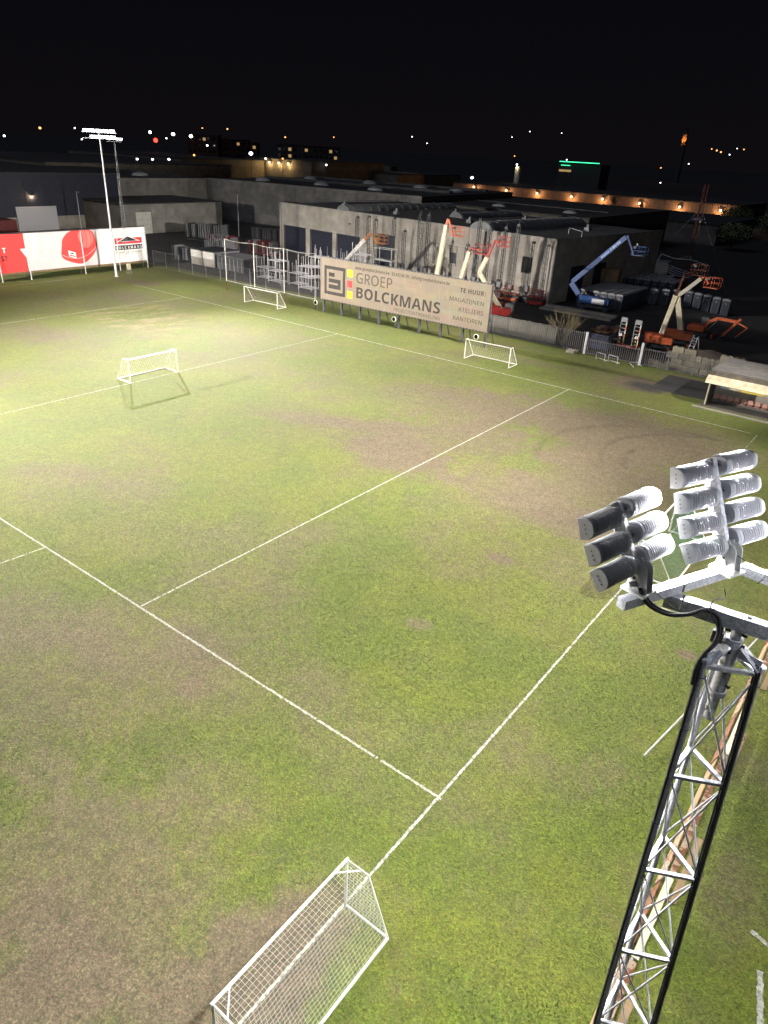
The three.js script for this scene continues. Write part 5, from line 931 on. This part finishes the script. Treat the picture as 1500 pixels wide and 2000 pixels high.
// ---------- the town beyond ----------
function streetLamp(label, x, y, z, mt, s, cat = 'street lamp', group) {
  const t = thing('street_lamp', label, cat, [x, 0, z], 0, group);
  part('pole', bar([0, 0, 0], [0, y - 0.2, 0], 0.12, 6, 0.07), m.steelDark, t); part('lamp_glass', new THREE.SphereGeometry(s, 8, 6).scale(1, 0.8, 1).translate(0, y, 0), mt, t); part('lamp_hood', new THREE.CylinderGeometry(s * 0.9, s * 1.15, s * 0.4, 8).translate(0, y + s, 0), m.black, t);
}
FARW.forEach(([x, y, z, s]) => streetLamp('tiny white lamp on a pole in the distant town', x, y, z, g_.white, s, 'street lamp', 'distant white lamps'));
FARO.forEach(([x, y, z, s]) => streetLamp('tiny amber lamp on a pole in the distant town', x, y, z, g_.orange, s, 'street lamp', 'distant amber lamps'));
{
  const t = scene.children.find((o) => o.userData.label === 'far dark warehouse with three lit lamps on its front');
  for (const [x, z] of [[-246, 0.6], [-240.2, 0.6], [-234.6, 0.6]]) { const b = part('wall_lamp', box(x + 262, 11.9, z, 0.5, 0.14, 0.9), m.black, t); part('lamp_glass', new THREE.SphereGeometry(0.45, 10, 8).translate(x + 262, 11.6, z + 0.2), g_.warm, b); const l = new THREE.PointLight(0xffd28a, 60, 0, 2); l.position.set(x + 262, 11.2, z + 0.9); l.castShadow = true; l.name = 'wall_lamp_light'; t.add(l); }
}
function litHouse(label, x0, x1, z, h, wm, lit, fl = 3) {
  const t = thing('town_building', label, 'building', [x0, 0, z], 0.7), w = (x1 - x0); part('wall', box2(0, w, 0, h, -10, 0), wm, t); part('roof', box2(-0.2, w + 0.2, h + 0.01, h + 0.4, -10.2, 0.2), m.roofDark, t);
  for (let f = 0; f < fl; f++) for (let i = 0; i < Math.floor(w / 2.6); i++) { const x = 1 + i * 2.6, y = h - 2.6 - f * 3; const wd = part('window', box2(x, x + 1.5, y, y + 1.4, 0.005, 0.05), rnd() < lit * 0.22 ? g_.window : m.glassDark, t); part('sill', box2(x - 0.1, x + 1.6, y - 0.1, y - 0.01, 0, 0.15), m.concrete, wd); }
  return t;
}
litHouse('distant brick apartment block with lit windows right of the far light pole', -347, -330, -276, 21, m.brick, 0.5); litHouse('distant brick house row with warm lit windows left of centre', -349, -334, -302, 19.5, m.brick, 0.8); litHouse('distant white office with lit upper floor', -286, -274, -283, 18.6, m.roofing, 0.6, 2); litHouse('distant pale office with amber lit windows right of the white one', -291, -271, -308, 18.4, m.roofing, 0.7, 2); litHouse('small lit tower house between two distant buildings', -315, -311.5, -293, 18.4, m.brick, 1, 2);
{
  const t = shed('filling_station', 'low building under a green neon line in the distance', -212, -184, -470, -456, 16.5, m.roofDark, m.roofDark);
  part('neon_tube', [bar([1, 17.6, 1.3], [27, 17.6, 1.3], 0.22, 6)], g_.green, t); part('neon_tube', bar([2, 15.6, 0.6], [8, 15.6, 0.6], 0.18, 6), g_.green, t); part('sign_panel', box2(1, 9, 12, 13.2, 0.3, 0.4), g_.window, t); part('neon_post', [bar([1, 16.5, 1.2], [1, 17.5, 1.2], 0.1, 5), bar([27, 16.5, 1.2], [27, 17.5, 1.2], 0.1, 5)], m.black, t);
  const c = thing('church_tower', 'floodlit amber church tower on the right horizon', 'church', [-290, 0, -957]); part('tower', box(0, 22, 0, 5, 44, 5), m.roofDark, c); part('belfry', box(0, 47.6, 0, 4.4, 7, 4.4), M(0.45, 0.36, 0.24, 0.9), c); part('lamp_arm', bar([0, 42, 2.4], [0, 43, 6], 0.12, 5), m.black, c); part('tower_lamp', new THREE.SphereGeometry(0.35, 8, 6).translate(0, 43.2, 6.2), g_.orange, c); { const l = new THREE.PointLight(0xff9030, 160, 0, 2); l.position.set(0, 44, 6.6); l.castShadow = true; l.name = 'tower_lamp_light'; c.add(l); } part('spire', new THREE.ConeGeometry(4, 9, 4).rotateY(Math.PI / 4).translate(0, 55.6, 0), m.roofDark, c);
  const r = thing('red_sign', 'small glowing red round sign on a post below the distant white lamps', 'sign', [-321.8, 0, -237.5], 0.9); part('post', bar([0, 0, 0], [0, 16.9, 0], 0.15, 6), m.black, r); part('sign_disc', new THREE.CylinderGeometry(1, 1, 0.3, 14).rotateX(Math.PI / 2).translate(0, 17.5, 0), g_.red, r);
  const b = thing('lit_tank', 'small lit pale tank beside a roof in the right distance', 'tank', [-195.4, 0, -371.8]); part('shell', new THREE.CylinderGeometry(1.8, 1.8, 14.4, 14).translate(0, 7.2, 0), M(0.5, 0.48, 0.4, 0.8), b); part('tank_lamp', new THREE.SphereGeometry(0.4, 8, 6).translate(0, 15.2, 2.2), g_.white, b); const l = new THREE.PointLight(0xfff0c0, 30, 0, 2); l.position.set(0, 14.6, 3); l.castShadow = true; l.name = 'tank_lamp_light'; b.add(l); part('lamp_arm', bar([0, 14.4, 0], [0, 15.1, 2.2], 0.08, 5), m.black, b);
}
function tree(label, x, z, h, r, bare) {
  const t = thing('tree', label, 'tree', [x, 0, z], 0, 'trees by the warehouse'), bark = M(0.05, 0.04, 0.03, 0.95);
  part('trunk', bar([0, 0, 0], [0, h * 0.55, 0], 0.3, 8, 0.15), bark, t);
  if (bare) { part('crown', bareBush(t, h * 0.75, 7, 1.2, null, 0.12).map((g) => g.translate(0, h * 0.25, 0)), bark, t); return; }
  const P = [], leaf = M(0.03, 0.045, 0.02, 0.9); leaf.side = THREE.DoubleSide;
  for (let i = 0; i < 2600; i++) { const u = rnd() * 2 - 1, an = rnd() * 6.283, k = Math.cbrt(rnd()), q = Math.sqrt(1 - u * u), lump = 0.7 + 0.5 * vnoise(an * 2 + x, u * 4 + 3); const cx = Math.cos(an) * q * r * k * lump, cy = h * 0.62 + u * h * 0.38 * k * lump, cz = Math.sin(an) * q * r * k * lump; for (let v = 0; v < 3; v++) P.push(cx + (rnd() - 0.5) * 0.7, cy + (rnd() - 0.5) * 0.7, cz + (rnd() - 0.5) * 0.7); }
  const g = new THREE.BufferGeometry(); g.setAttribute('position', new THREE.Float32BufferAttribute(P, 3)); g.computeVertexNormals(); part('crown', g, leaf, t);
}
tree('bare tree before the lamp lit warehouse wall', -108, -286, 8, 3, true); tree('bare tree right of the other one before the lamp lit wall', -98, -290, 6, 3, true);
tree('dark leafy tree at the right end of the lamp lit wall', -58, -262, 9, 5); tree('dark leafy tree at the right edge beyond the yard', -40, -235, 10, 6); tree('dark leafy tree lowest of those at the right edge', -46, -210, 7, 5);

renderer.render(scene, camera);
